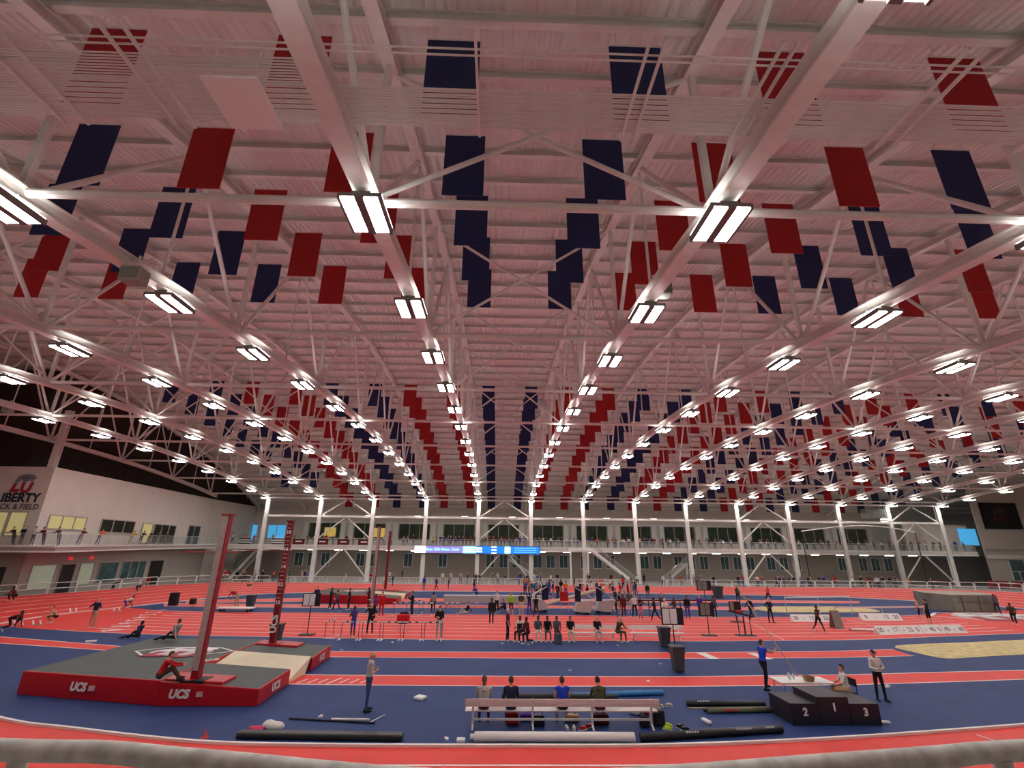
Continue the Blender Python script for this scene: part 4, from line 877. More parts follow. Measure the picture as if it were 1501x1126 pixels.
def shoe(x, y, rz, mt, label, grp=None):
    e = tag(empty('running_shoe', (x, y, 0), rz), label, 'shoe', grp)
    m_ = MB(); ellipsoid(m_, V3(0, .0, .06), (V3(1, 0, 0), V3(0, 1, 0), V3(0, 0, 1)), (.05, .14, .055), 10, 8); m_.v = [(x_, y_, max(.012, z_)) for x_, y_, z_ in m_.v]; m_.build('upper', mt, e, True)
    MB().prism([(.05*math.cos(t), .145*math.sin(t)) for t in np.linspace(0, 6.0, 12)], 0, .022).build('sole', WHITE, e)
    MB().box((0, .02, .105), (.05, .1, .012)).build('laces', WHITE, e)
NEON = mat('neon_yellow_fabric', (.55, .80, .03), .7)
for x, y, rz, m_, lab, g in ((1.2, 17.0, .2, cloth('cream'), 'pale cream running shoe under the long bench', 'pale shoes'), (1.42, 16.98, -.1, cloth('cream'), 'pale cream running shoe under the long bench', 'pale shoes'), (1.68, 16.93, -1.2, cloth('red'), 'red running shoe under the long bench', 'red shoes'), (1.9, 17.12, -1.0, cloth('red'), 'red running shoe under the long bench', 'red shoes'), (4.28, 16.95, 1.2, NEON, 'neon yellow running shoe at the end of the bench', 'neon shoes'), (4.4, 17.2, .9, NEON, 'neon yellow running shoe at the end of the bench', 'neon shoes'), (4.75, 17.1, 1.5, cloth('black'), 'black running shoe beside the neon shoes', 'black shoes'), (4.8, 16.88, 1.2, cloth('black'), 'black running shoe beside the neon shoes', 'black shoes'), (4.15, 18.6, .5, cloth('slate'), 'grey shoe lying beyond the end of the bench', 'grey shoes'), (4.75, 19.1, 1.6, cloth('cream'), 'cream shoe near the end of the blue bag', None), (5.1, 19.2, 1.6, cloth('lgrey'), 'light grey shoe near the end of the blue bag', None)): shoe(x, y, rz, m_, lab, g)
blob('clothes_heap', (3.7, 18.35, 0), [('white_cloth', (0, 0, .1), (.22, .16, .12), cloth('white')), ('red_cloth', (.35, -.03, .1), (.12, .12, .11), cloth('red'))], 'white and red clothing dropped past the bench end', 'clothes')
tag(rbox('plastic_bottle', (*(5.76, 17.58), .05), (.14, .42, .1), WHITE, bev=.045, seg=3, rz=.25), 'white plastic bottle lying between the pole bags', 'bottle')
tag(rbox('crumpled_towel', (*(-3.72, 20.00), .05), (.38, .34, .1), WHITE, bev=.045, seg=3, rz=-.5), 'white crumpled towel on the blue floor', 'towel')
tag(rbox('crumpled_towel', (*(11.55, 17.61), .03), (.36, .16, .06), WHITE, bev=.025, rz=-.2), 'white cloth scrap beside the podium', 'towel')
tag(rbox('crumpled_towel', (*(14.90, 21.65), .06), (.2, .16, .12), WHITE, bev=.05, rz=.5), 'white bundle on the floor behind the woman in the cap', 'towel')
tag(rbox('crumpled_towel', (*(-23.65, 30.26), .06), (.5, .3, .1), WHITE, bev=.045, rz=.5), 'white shirt dropped on the blue floor left of the big mat', 'towel')
cn = tag(empty('marker_cone', ((-9.27, 16.02)[0], (-9.27, 16.02)[1]+.25, 0)), 'small orange red cone on the inner kerb line', 'cone'); MB().box((0, 0, .01), (.16, .16, .02)).build('base', mat('cone_red', (.8, .06, .04)), cn); MB().tube((0, 0, .02), (0, 0, .2), .06, .012, 12).build('cone', mat('cone_red', (.8, .06, .04)), cn)
for k, p in enumerate(((-9.19, 28.42), (-6.98, 30.67), (-0.66, 30.55), (2.33, 24.23), (6.91, 25.64), (-4.51, 31.27), (5.35, 22.44), (-6.60, 18.01), (-2.36, 16.14), (5.91, 30.14), (0.85, 30.19))):
    tag(MB().box((0, 0, .025), (.14, .09, .05)).box((.03, .04, .055), (.07, .06, .02)).build('litter', WHITE, loc=(*p, 0), rz=k), 'small white scrap lying on the blue infield', 'litter', 'white scraps on the infield')
# ================================================================ bins, boards, hurdles
def bin_(p, label, h=.95, w_=.55):
    e = tag(empty('wheeled_bin', (*p, 0)), label, 'bin'); s = w_/2
    MB().add([(a*s*.72, b*s*.72, .05) for a, b in ((-1, -1), (1, -1), (1, 1), (-1, 1))]+[(a*s, b*s, h) for a, b in ((-1, -1), (1, -1), (1, 1), (-1, 1))], [(3, 2, 1, 0), (0, 1, 5, 4), (1, 2, 6, 5), (2, 3, 7, 6), (3, 0, 4, 7)]).build('body', BIN, e)
    MB().lo((-s*1.1, -s*1.1, h-.06), (s*1.1, s*1.1, h)).build('rim', BIN, e)
    for a in (-1, 1): MB().tube((a*s*.5, s*.6, .05), (a*s*.7, s*.6, .05), .05).build('wheel', BLACK, e)
bin_((-13.52, 30.37), 'grey bin behind the far vault upright', 1.0, .62); bin_((8.55, 29.82), 'grey bin beside the end of the white bench', 1.05, .6); bin_((7.27, 24.19), 'grey bin standing alone on the blue infield', 1.05, .56); bin_((24.52, 58.83), 'grey bin near the far straight', 1.3, 1.0); bin_((-22.67, 46.12), 'dark bin behind the man bending over', 1.1, .65)
def board_stand(p, bw, bh, zc, label, white=True, two=True):
    e = tag(empty('score_board', (*p, 0)), label, 'score board')
    MB().lo((-.45, -.3, 0), (.45, .3, .05)).build('base', BLACK, e); MB().tube((0, 0, .05), (0, 0, zc), .03).build('pole', BLACK, e)
    MB().lo((-bw/2, -.05, zc-bh/2), (bw/2, .05, zc+bh/2)).build('frame', BLACK, e)
    for k in range(2 if two else 1): MB().lo((-bw/2+.06+k*bw*.34, -.07, zc-bh/2+.05), (-bw/2+.02+bw*.34+k*bw*.34, -.05, zc+bh/2-.05)).build('number_card', WHITE if white else mat('grey_digit_panel', (.22, .22, .2)), e)
board_stand((-12.74, 33.06), 1.1, .75, 2.0, 'black score board on a stand near the big mat'); board_stand((12.74, 33.71), .95, .8, 1.55, 'dark digit board on a stand in the sprint lanes', False)
board_stand((17.58, 45.60), 1.3, .8, 2.2, 'dark digit board behind the person in purple', False); b_ = board_stand((8.67, 28.53), 1.2, .85, 1.75, 'black framed number board behind the lone grey bin')
board_stand((17.51, 39.88), .9, .7, 1.1, 'low red and black clock board beside the runway', False, False)
bs = tag(empty('equipment_stand', (*(15.15, 33.79), 0)), 'black frame stand with tilted red top in the sprint lanes', 'stand')
for a in (-.4, 0, .4): MB().tube((a, 0, .05), (a, 0, 1.15), .03 if a else .05).build('leg', BLACK, bs)
MB().lo((-.6, -.3, 0), (.6, .3, .05)).build('base', BLACK, bs); MB().beam((-.9, 0, 1.45), (.55, 0, 1.12), .35, .1).build('top', BLACK, bs); MB().box((-.2, 0, 1.42), (.4, .3, .14)).build('pad', REDV, bs)
def hurdle_meshes():
    b_ = MB().lo((-.6, -.01, .90), (.6, .01, .97)).mesh('top_board', WHITE); st = MB().lo((-.3, -.013, .905), (-.12, -.011, .965)).lo((.12, -.013, .905), (.3, -.011, .965)).mesh('board_stripe', BLACK)
    u = MB().tube((0, 0, .03), (0, 0, .95), .018).mesh('upright', mat('dark_steel', (.08, .08, .09), .4, .5)); f = MB().lo((-.03, -.62, 0), (.03, .06, .05)).mesh('foot', WHITE); return b_, st, u, f
HM = hurdle_meshes()
def hurdle(x, y, rz, label, grp):
    e = tag(empty('hurdle', (x, y, 0), rz), label, 'hurdle', grp); ob('top_board', HM[0], e); ob('board_stripe', HM[1], e)
    for a in (-.52, .52): ob('upright', HM[2], e, (a, 0, 0)); ob('foot', HM[3], e, (a, 0, 0))
for k in range(5): hurdle(-9.75+k*1.24, 31.75, random.uniform(-.03, .03), 'white topped hurdle in the row at the edge of the sprint lanes', 'hurdles at the lane edge')
hurdle(-11.15, 32.3, 1.4, 'hurdle turned sideways at the end of the hurdle row', None)
for k in range(3): hurdle((-8.85, 41.60)[0]+k*2.1, 42.3, 0, 'hurdle stored by the far edge of the sprint lanes', 'hurdles beyond the sprint lanes')
for p in ((-11.43, 44.42), (-7.82, 44.17)): hurdle(*p, 0, 'hurdle standing in front of the far landing mat', 'hurdles by the far mat')
# slanted distance boards with dark figures
def dboard(p, L, rz, figs, label, grp=None, hh=.5):
    e = tag(empty('distance_board', (*p, 0), rz), label, 'distance board', grp)
    MB().add([(0, 0, .02), (L, 0, .02), (L, .42, hh), (0, .42, hh), (0, .5, 0), (L, .5, 0)], [(0, 1, 2, 3), (3, 2, 5, 4), (0, 3, 4), (1, 5, 2), (1, 0, 4, 5)]).build('panel', WHITE, e)
    tl = math.degrees(math.atan2(hh, .42))
    for k, s in enumerate(figs): text(s, .42, Matrix.Translation((L*(k+.5)/len(figs), .20, hh*.5)) @ Matrix.Rotation(R(tl), 4, 'X'), mat('grey_figures', (.16, .16, .19)), e, 'figures', .008)
dboard((22.12, 40.09), 1.9, .02, ('20', '-', '17'), 'white distance board behind the walking athlete, first half'); dboard((24.00, 40.00), 1.55, .02, ('0', '23', '0'), 'white distance board continuing beside the walking athlete')
dboard((28.39, 41.12), 3.3, .0, ('8', '-', '13', '20'), 'long white distance board near the high white bar')
for k, f in enumerate((('20', '-', '17'), ('-', '23', '0'), ('-', '40', '0'), ('40', '-', '60'))): dboard(((24.53, 34.38)[0]+k*1.72, (24.53, 34.38)[1]+k*.22), 1.68, .13, f, ('white distance board at the orange-tipped end of the joined row', 'second white distance board in the joined row', 'third white distance board in the joined row', 'last white distance board by the painted emblem')[k])
for a, b, lab, zz in (((23.96, 44.14), (30.59, 45.40), 'white bar on two thin posts behind the distance boards', 1.4), ((27.35, 42.84), (36.42, 44.14), 'long white bar on posts in front of the far sand pit', .75)):
    e = tag(empty('bar_stand', (*a, 0)), lab, 'bar stand'); d = Vector((b[0]-a[0], b[1]-a[1], 0)); MB().beam((0, 0, zz), (d.x, d.y, zz), .06, .12).build('bar', WHITE, e)
    for t in (0, .5, 1): MB().tube((d.x*t, d.y*t, 0), (d.x*t, d.y*t, zz), .03).build('post', ALU, e)
af = tag(empty('folding_sign', (*(23.50, 37.17), 0)), 'grey folding sign frame standing in the sprint lanes', 'sign'); 
for s in (-1, 1): MB().beam((0, s*.35, 0), (0, s*.04, 1.15), .6, .04, (0, 1, 0)).build('panel', mat('grey_beige_board', (.24, .22, .19), .7), af)
log('take_off_plank', (23.70, 35.99), (25.27, 35.77), .09, WHITE, 'white plank with a red end lying near the folding sign', 'plank', REDV, n=4)
cm_ = tag(empty('covered_mat', (*(40.87, 49.50), 0)), 'high mat under a wrinkled grey cover by the right bend', 'covered mat')
o = wedge('cover', [(0, 0), (.6, -2.6), (5.0, -2.4), (6.6, .2), (5.6, 2.4), (1.2, 2.6)], lambda x, y: 1.5, [mat('grey_beige_cover', (.20, .19, .155), .8, var=.25, scale=.9, bump=1, bscale=2.5), mat('pale_cover_top', (.40, .36, .31), .8, var=.1)], cm_)
for x in (1.4, 3.0, 4.4): MB().box((x, -2.6, .75), (.05, .06, 1.4)).build('strap', mat('strap_brown', (.10, .09, .07)), cm_)
MB().box((2.8, -2.58, .9), (4.0, .06, .05)).build('cover_fold', mat('strap_brown', (.10, .09, .07)), cm_)
# wedge shaped rolling stands, long padded roll, tables by the far side of the sprint lanes
SILV = mat('silver_panel', (.50, .51, .50), .4, .3)
def rolling(p, flip, label):
    e = tag(empty('rolling_stand', (*p, 0)), label, 'rolling stand'); s = -1 if flip else 1
    MB().add([(0, -.6, .25), (s*1.3, -.6, .15), (s*1.75, -.6, 1.1), (s*.35, -.6, 1.0), (0, .6, .25), (s*1.3, .6, .15), (s*1.75, .6, 1.1), (s*.35, .6, 1.0)], [(0, 1, 2, 3), (7, 6, 5, 4), (0, 4, 5, 1), (1, 5, 6, 2), (2, 6, 7, 3), (3, 7, 4, 0)]).build('body', SILV, e)
    MB().beam((s*.3, -.62, 1.0), (s*.3, -.62, 2.2), .5, .05, (0, 1, 0)).build('side_panel', cloth('navy'), e); MB().beam((s*.1, -.5, 2.1), (s*1.6, -.5, 1.25), .9, .06).build('ramp', SILV, e)
    MB().path([(s*.2, .5, 1.0), (s*.6, .5, 2.4), (s*1.5, .5, 2.3)], .04).build('hand_frame', WHITE, e)
    for a in (.25, 1.15):
        for b in (-.5, .5): MB().tube((s*a, b-.04, .12), (s*a, b+.04, .12), .12, n=12).build('wheel', BLACK, e)
rolling((5.52, 44.03), False, 'silver wedge shaped rolling stand beside the red chair, left of the crowd'); rolling((7.43, 44.58), False, 'silver wedge shaped rolling stand with navy side panel by the standing group'); rolling((3.44, 45.27), True, 'silver wedge shaped rolling stand next to the athlete with raised arms')
lt = tag(MB().tube((0, 0, 0), Vector(((9.92, 1.47)[0]-(3.71, 0.17)[0], 2, (9.92, 1.47)[1]-(3.71, 0.17)[1])), .16).build('boom_pole', mat('tan_boom', (.62, .50, .38), .5), loc=((3.71, 0.17)[0], 50, (3.71, 0.17)[1])), 'long pale boom leaning up onto the rolling stands', 'boom')
pr_ = tag(empty('padded_roll', (*(-6.02, 48.74), 0)), 'long grey padded barrier on legs behind the seated athlete', 'barrier'); MB().lo((0, -.2, .35), (9.2, .2, .95)).build('pad', mat('pale_grey_vinyl', (.40, .39, .38), .6), pr_); MB().lo((0, -.22, .92), (9.2, .22, 1.0)).build('top_strip', WHITE, pr_)
for k in range(5): MB().lo((.3+k*2.1, -.1, 0), (.4+k*2.1, .1, .36)).build('leg', ALU, pr_)
rp = tag(empty('rope_barrier', (*(8.78, 42.10), 0)), 'dark rail barrier the athletes stand along', 'barrier'); MB().tube((0, 0, 1.25), (8.2, .6, 1.25), .05).build('rail', BLACK, rp)
for k in range(4): MB().tube((k*2.7, k*.2, 0), (k*2.7, k*.2, 1.25), .035).build('post', BLACK, rp)
def chair(p, mt, label, s=1.0, rz=0):
    e = tag(empty('chair', (*p, 0), rz), label, 'chair'); rbox('seat', (0, 0, .45*s), (.5*s, .46*s, .05), mt, e, .02); rbox('backrest', (0, .22*s, .78*s), (.5*s, .05, .5*s), mt, e, .02)
    for a in (-1, 1):
        for b in (-1, 1): MB().tube((a*.21*s, b*.2*s, 0), (a*.21*s, b*.2*s, .45*s), .018).build('leg', ALU, e)
chair((5.01, 45.83), REDV, 'red chair beside the silver rolling stands', 1.5); chair((-7.13, 34.54), BLACK, 'black folding chair with a red cloth behind the hurdle row', 1.1)
tag(rbox('draped_cloth', ((-7.13, 34.54)[0], (-7.13, 34.54)[1]-.0, .78), (.8, .5, .5), cloth('red'), bev=.12, seg=3), 'red cloth draped over the black folding chair', 'cloth'); chair((0.46, 31.00), BLACK, 'small stool chair of the official in white', .95)
lg = tag(empty('rolling_cart', (*(-22.69, 43.77), 0)), 'low wheeled cart beside the man bending over', 'cart'); MB().lo((-1.4, -.4, .25), (1.4, .4, .35)).build('platform', WHITE, lg)
for a in (-1.1, 1.1):
    for b in (-.3, .3): MB().tube((a, b-.03, .12), (a, b+.03, .12), .12, n=10).build('wheel', BLACK, lg)
bag(((-30.33, 47.69)[0]), (-30.33, 47.69)[1], BLACK, 'tall dark equipment case on the blue wedge of the left turn', (.75, .4, 1.1)); bag((-29.27, 48.86)[0], (-29.27, 48.86)[1], BLACK, 'small dark bag on the blue wedge of the left turn', (.5, .4, .5))
for p in ((-32.69, 35.74, 0.015), (-31.79, 36.07, 0.015), (-34.77, 42.50, 0.033), (-31.91, 43.25, 0.015)):
    e = tag(empty('starting_block', p), 'white starting block set in the bend lanes', 'starting block', 'starting blocks'); MB().lo((-.35, -.04, .02), (.35, .04, .06)).build('rail', ALU, e)
    for a, b in ((-.2, -.1), (.1, .1)): MB().beam((a, b, .05), (a-.12, b, .3), .12, .04, (1, 0, 0)).build('pedal', WHITE, e)
# ================================================================ crowd barriers and rail fences
def barrier_mesh():
    a = MB().path([(-1.1, 0, .12), (-1.1, 0, 1.1), (1.1, 0, 1.1), (1.1, 0, .12), (-1.1, 0, .2)], .04, 6); f = MB()
    for x in (-.8, .8): f.lo((x-.2, -.28, 0), (x+.2, .28, .12))
    b_ = MB()
    for k in range(1, 12): b_.lo((-1.1+k*2.2/12-.02, -.015, .2), (-1.1+k*2.2/12+.02, .015, 1.1))
    return a.mesh('frame', WHITE), b_.mesh('bars', WHITE), f.mesh('foot', WHITE)
BM_ = barrier_mesh()
def barrier(x, y, rz=0):
    e = tag(empty('crowd_barrier', (x, y, .0), rz), 'white barred crowd barrier in the row along the far straight', 'crowd barrier', 'crowd barriers along the far straight')
    ob('frame', BM_[0], e); tag(ob('bars', BM_[1], e), kind='stuff'); ob('foot', BM_[2], e)
for k in range(26):
    x = -31+k*2.3
    if 19.5 < x < 22.5: continue
    barrier(x, 73.4+.05*random.random())
fm = MB().path([(-1.12, 0, 0), (-1.12, 0, 1.0), (-1.05, 0, 1.12), (1.05, 0, 1.12), (1.12, 0, 1.0), (1.12, 0, 0)], .045, 6).mesh('frame', WHITE); fr = MB().tube((-1.12, 0, .62), (1.12, 0, .62), .04, n=6).mesh('mid_rail', WHITE)
def fence(x, y, z, rz, label, grp):
    e = tag(empty('rail_fence', (x, y, z), rz), label, 'rail fence', grp); ob('frame', fm, e); ob('mid_rail', fr, e)
def along(pts, step, fn):
    P = [Vector(p) for p in pts]; acc = 0
    for a, b in zip(P, P[1:]):
        L = (b-a).length; t = step-acc if acc else 0
        while t < L:
            q = a+(b-a)*t/L; fn(q, math.atan2((b-a).y, (b-a).x)); t += step
        acc = (L-(t-step)) if t >= L else 0
along([(29.5, 73.3, 0), (41, 73.1, 0), (55, 71.2, .2), (62.5, 64.2, .5), (66, 54.5, .75), (66, 45, .75)], 2.37, lambda q, a: fence(q.x, q.y, q.z, a, 'white rail fence panel along the outside of the right bend', 'rail fence on the right bend'))
along([(-46.4, 40, .4), (-45.6, 46.6, .5), (-43.4, 51.8, .5), (-42.2, 57.3, .5), (-41.4, 61.8, .45), (-38, 69.4, .3), (-33, 71.9, .1)], 2.37, lambda q, a: fence(q.x, q.y, q.z, a, 'white rail fence panel along the outside of the left bend', 'rail fence on the left bend'))
# ================================================================ people on the floor
N = dict(near=True)
person((-5.30, 18.62), -62, 'clasp', 'lgrey', 'denim', 'bald man in a white shirt and blue jeans standing near the big mat', h=1.78, shoes='black', hair='g', **N)
person((13.32, 19.92), 178, 'crossed', 'white', 'black', 'woman in a dark cap and white jacket with black leggings, arms folded', h=1.68, sleeve='long', shoes='black', hair='navy', **N)
person((9.75, 21.35), -75, 'pole', 'royal', 'black', 'athlete in a blue singlet gripping a vault pole behind the table', h=1.8, sleeve='none', shoes='black', hair='b', **N)
vpl = tag(MB().tube((0, 0, 0), Vector(((9.33, 3.81)[0]-(10.95, 0.45)[0], .9, (9.33, 3.81)[1]-(10.95, 0.45)[1])), .02).build('vault_pole', mat('tan_pole', (.55, .42, .25), .4), loc=((10.95, 0.45)[0], 21.0, (10.95, 0.45)[1])), 'long tan vault pole held upright at a slant behind the table', 'vault pole')
person((11.68, 19.35), 75, 'sit', 'white', 'tan', 'person in a white shirt seated at the table behind the podium', h=1.7, hair='k', **N)
person((-12.50, 18.83), -60, 'floor_hug', 'red', 'brown', 'person in a red top sitting on the red edge of the big mat', z=.77, h=1.65, sleeve='long', hair='b', skin='l', shoes='black', **N)
for px, pz, top, bot, lab, kw in ((-1.35, 'sit_long', 'lgrey', 'maroon', 'person with long brown hair and a grey hoodie on the slatted bench', dict(sleeve='long', hair='b')), (-.5, 'sit', 'navy', 'navy', 'person in a navy t-shirt on the slatted bench', dict(hair='b')), (1.12, 'sit', 'royal', 'black', 'athlete in a royal blue singlet on the slatted bench', dict(sleeve='none', hair='b', pants='short')), (2.3, 'sit_hunch', 'olive', 'maroon', 'person in an olive hoodie hunched on the slatted bench', dict(sleeve='long', hair='k'))):
    person((px, 17.22), 0, pz, top, bot, lab, z=-.0, h=1.76, shoes='black', **kw, **N)
person((-21.92, 31.37), 80, 'floor_sit', 'navy', 'black', 'person in a dark hoodie sitting on the floor behind the big mat', sleeve='long', shoes='black', hair='k', skin='d')
person(((-16.77, 30.68)[0], 26.3), 75, 'floor_sit', 'grey', 'black', 'person in a grey shirt reclining on the back of the big mat', z=.77, hair='b', shoes='black')
person((-27.52, 35.10), -5, 'hips', 'navy', 'khaki', 'bald man in a dark polo and khaki trousers standing in the left bend', h=1.85, hair='g')
person((-31.48, 36.99), 150, 'squat', 'tan', 'black', 'shirtless athlete crouching between the starting blocks', sleeve='none', pants='short', z=0.01)
person((-31.45, 33.62), -80, 'blocks', 'maroon', 'black', 'athlete in maroon crouching at the lowest starting block', sleeve='none', skin='d', hair='k', z=0.01)
person((-31.80, 43.69), -60, 'blocks', 'white', 'blue', 'athlete in a white vest crouching on the bend start line', sleeve='none', pants='short', skin='m', hair='k', z=0.01)
person((-37.46, 52.85), -70, 'blocks', 'slate', 'navy', 'athlete in grey set in the outer lane of the left bend', sleeve='none', pants='short', hair='k', z=0.43)
person((-41.11, 44.02), 90, 'squat', 'maroon', 'black', 'athlete in maroon bent double in the outer lane', sleeve='none', skin='d', hair='k', z=0.63)
person((-44.56, 59.32), -70, 'bend', 'slate', 'navy', 'person in navy bending down by the left rail fence', hair='k')
person((-42.70, 62.10), 160, 'stand', 'red', 'tan', 'official in a red shirt beside the left rail fence', hair='k', skin='d')
person((-24.38, 47.03), 90, 'bend', 'red', 'khaki', 'man in a red shirt and khaki trousers bending over a cart', h=1.95, hair='g')
person((-31.18, 62.68), -60, 'squat', 'tan', 'black', 'athlete in black shorts crouching on the left bend', sleeve='none', pants='short', z=0.23)
person((-25.14, 58.73), 140, 'stand', 'tan', 'maroon', 'shirtless runner standing behind the red vault upright', sleeve='none', pants='short')
person((-9.79, 32.45), 165, 'phone', 'purple', 'blue', 'athlete in a red and purple vest behind the hurdle row', sleeve='none', pants='short', skin='d', hair='k')
person((-8.95, 33.19), 175, 'hips', 'black', 'black', 'official in a black polo and pale cap behind the hurdles', h=1.85, hair='w')
person((-10.34, 40.00), 100, 'stand', 'purple', 'black', 'athlete in purple beside the red suited coach', skin='d', hair='k')
person((-10.09, 41.14), 185, 'stand', 'red', 'red', 'coach in a full red tracksuit near the far mat', sleeve='long', hair='b', h=1.85)
person((-7.85, 42.05), 90, 'phone', 'black', 'black', 'person in long black clothes beyond the hurdle row', sleeve='long', hair='b', h=1.85)
person((-17.47, 47.47), 180, 'stand', 'navy', 'black', 'person in navy leaning by the far mat corner', sleeve='long', hair='k')
person((-15.71, 46.05), -90, 'phone', 'black', 'black', 'dark clothed athlete walking past the far mat', sleeve='long', hair='k', skin='d')
person((-14.59, 44.24), 60, 'walk', 'slate', 'navy', 'person in a slate jacket striding past the far mat', sleeve='long', hair='k')
person((-13.99, 45.67), 95, 'stand', 'black', 'black', 'slim person in black at the side of the far mat', hair='k', skin='m')
person((-12.55, 46.75), 120, 'phone', 'maroon', 'black', 'athlete in maroon next to the far grey upright', hair='k', skin='d')
person((-6.28, 42.95), 20, 'stand', 'grey', 'black', 'athlete in a grey t-shirt and black shorts beyond the hurdles', pants='short', skin='d', hair='k')
person((-4.47, 31.94), 170, 'crossed', 'black', 'lgrey', 'man in a black sweater and pale grey trousers in the sprint lanes', sleeve='long', hair='b', h=1.85)
person((-3.49, 43.10), 100, 'floor_sit', 'black', 'lgrey', 'athlete in black and grey sitting on the blue strip', sleeve='long', hair='k')
person((-3.07, 51.25), 150, 'lean', 'blue', 'black', 'person in a blue shirt by the padded barrier', hair='k')
person((-1.39, 37.69), 170, 'stand', 'black', 'black', 'athlete in black standing in the upper sprint lanes', hair='k', skin='d', sleeve='long')
person((-0.33, 31.41), -100, 'stand', 'maroon', 'black', 'official in a maroon shirt and white cap at the end of the bench', hair='w', h=1.8)
person((0.44, 31.43), 150, 'sit', 'white', 'black', 'official in a white shirt sitting on a stool', h=1.8, hair='k', skin='d')
person((0.81, 30.19), 120, 'kneel', 'maroon', 'black', 'athlete in a maroon top kneeling by the seated row', hair='k', skin='d')
for x, top, bot, lab, kw in ((790, 'slate', 'white', 'athlete in grey top and white trousers on the white bench', dict(skin='d', hair='k')), (803, 'black', 'slate', 'athlete with dark hoodie on the white bench', dict(sleeve='long', hair='k', skin='d')), (816, 'slate', 'brown', 'athlete in a dark tee with a grey bag at the feet on the white bench', dict(hair='k', skin='d', pants='short')), (835, 'black', 'cream', 'athlete in a black tee and cream trousers on the white bench', dict(hair='k', skin='m'))):
    person(((2.62, 0.35)[0]+(x-816)*.0432, 31.55), 180, 'sit', top, bot, lab, h=1.78, **kw)
person(((5.05, 0.36)[0], 31.55), 185, 'sit', 'black', 'lgrey', 'bald man in a lettered black tee on the white bench', h=1.8, hair='g')
person(((6.28, 0.37)[0], 31.5), 215, 'sit_hunch', 'olive', 'olive', 'person in a dark green tracksuit leaning on the bench end', h=1.85, sleeve='long', hair='g')
bag((2.58, 30.65)[0], (2.58, 30.65)[1], cloth('slate'), 'grey rucksack on the floor before the white bench', (.45, .3, .55))
GRP = (
 (0.15,42.46,10,'stand','lime','maroon','athlete in a lime green top with maroon shorts',dict(pants='short', hair='y')),
 (1.01,42.92,5,'stand','olive','cream','athlete in a dark top and cream trousers among the standing group',dict(hair='b')),
 (1.66,42.54,30,'arms_up','navy','purple','athlete in navy stretching both arms up',dict(skin='d', hair='k')),
 (2.10,40.99,20,'walk','black','brown','athlete in black stepping by the rolling stand',dict(skin='d', hair='k', pants='short')),
 (-1.02,44.11,160,'stand','white','black','person in white beside the black clad athlete',dict(hair='b')),
 (-0.25,45.53,120,'floor_hug','navy','black','person in navy sitting behind the standing group',dict(hair='k')),
 (9.62,46.10,100,'stand','navy','navy','person in a dark navy tracksuit beside the rolling stands',dict(sleeve='long', hair='k', h=1.9)),
 (9.53,44.25,60,'stand','black','tan','athlete in black shorts at the start of the dark rail',dict(pants='short', hair='k')),
 (9.24,41.73,150,'stand_long','maroon','maroon','person in maroon with a white bib by the dark rail',dict(sleeve='long', hair='k', skin='d')),
 (10.67,45.21,170,'stand','slate','lgrey','tall dark haired athlete behind the man in white',dict(hair='k', skin='m')),
 (10.14,41.77,190,'hips','white','black','man in a white t-shirt and black trousers at the dark rail',dict(hair='g')),
 (10.31,40.63,200,'phone','black','pink','athlete in black with bare legs at the dark rail',dict(pants='short', hair='k', skin='m')),
 (11.22,39.95,70,'walk','black','black','athlete in black tights turning by the dark rail',dict(sleeve='long', hair='k', skin='d')),
 (12.86,43.13,150,'stand','slate','navy','athlete in slate standing behind the official in white',dict(hair='k')),
 (11.27,37.60,175,'phone','white','black','official in a white shirt and white cap with raised hands',dict(hair='w', h=1.85)),
 (14.07,43.62,120,'sit','brown','lgrey','person in dark brown leaning on the dark rail',dict(hair='k', skin='d')),
 (14.25,41.20,160,'stand','black','purple','athlete in a black top and purple tights',dict(sleeve='long', hair='k', skin='d')),
 (15.64,42.05,170,'stand','purple','navy','person in a bright purple jacket by the digit boards',dict(sleeve='long', hair='y')),
 (16.66,41.70,200,'stand','slate','navy','person in a blue grey jacket beside the digit boards',dict(sleeve='long', hair='k', skin='d')),
 (24.45,53.80,160,'walk','olive','black','athlete in dark clothes walking near the far bin',dict(sleeve='long', hair='k', skin='d')),
 (19.29,41.06,110,'walk','black','black','coach in black walking past the sand pit',dict(sleeve='long', hair='k', shoes='white')),
 (20.10,39.65,190,'hips','navy','black','man in a dark suit standing before the distance boards',dict(sleeve='long', hair='k', shoes='black')),
 (28.17,54.73,195,'run','red','black','runner in a red vest on the far straight',dict(sleeve='none', pants='short', hair='k', skin='m')),
 (21.05,35.33,200,'walk','maroon','black','athlete in a maroon vest walking past a distance board',dict(sleeve='none', pants='short', skin='d', hair='k')),
 (32.94,40.96,60,'stand','tan','black','athlete with pale arms and black shorts by the covered mat',dict(sleeve='none', pants='short', hair='b')),
 (31.81,38.79,20,'stand','navy','black','athlete in a navy vest seen from behind near the distance boards',dict(sleeve='none', pants='short', hair='k', h=1.85)),
 (44.16,45.67,150,'walk','slate','navy','person in grey walking beside the covered mat',dict(hair='k', skin='d')),
 (38.74,39.09,130,'run','olive','black','athlete in dark olive running across the painted emblem',dict(sleeve='long', skin='d', hair='k')),
)
for x, y, rz, pz, top, bot, lab, kw in GRP: person((x, y), rz, pz, top, bot, lab, **kw)

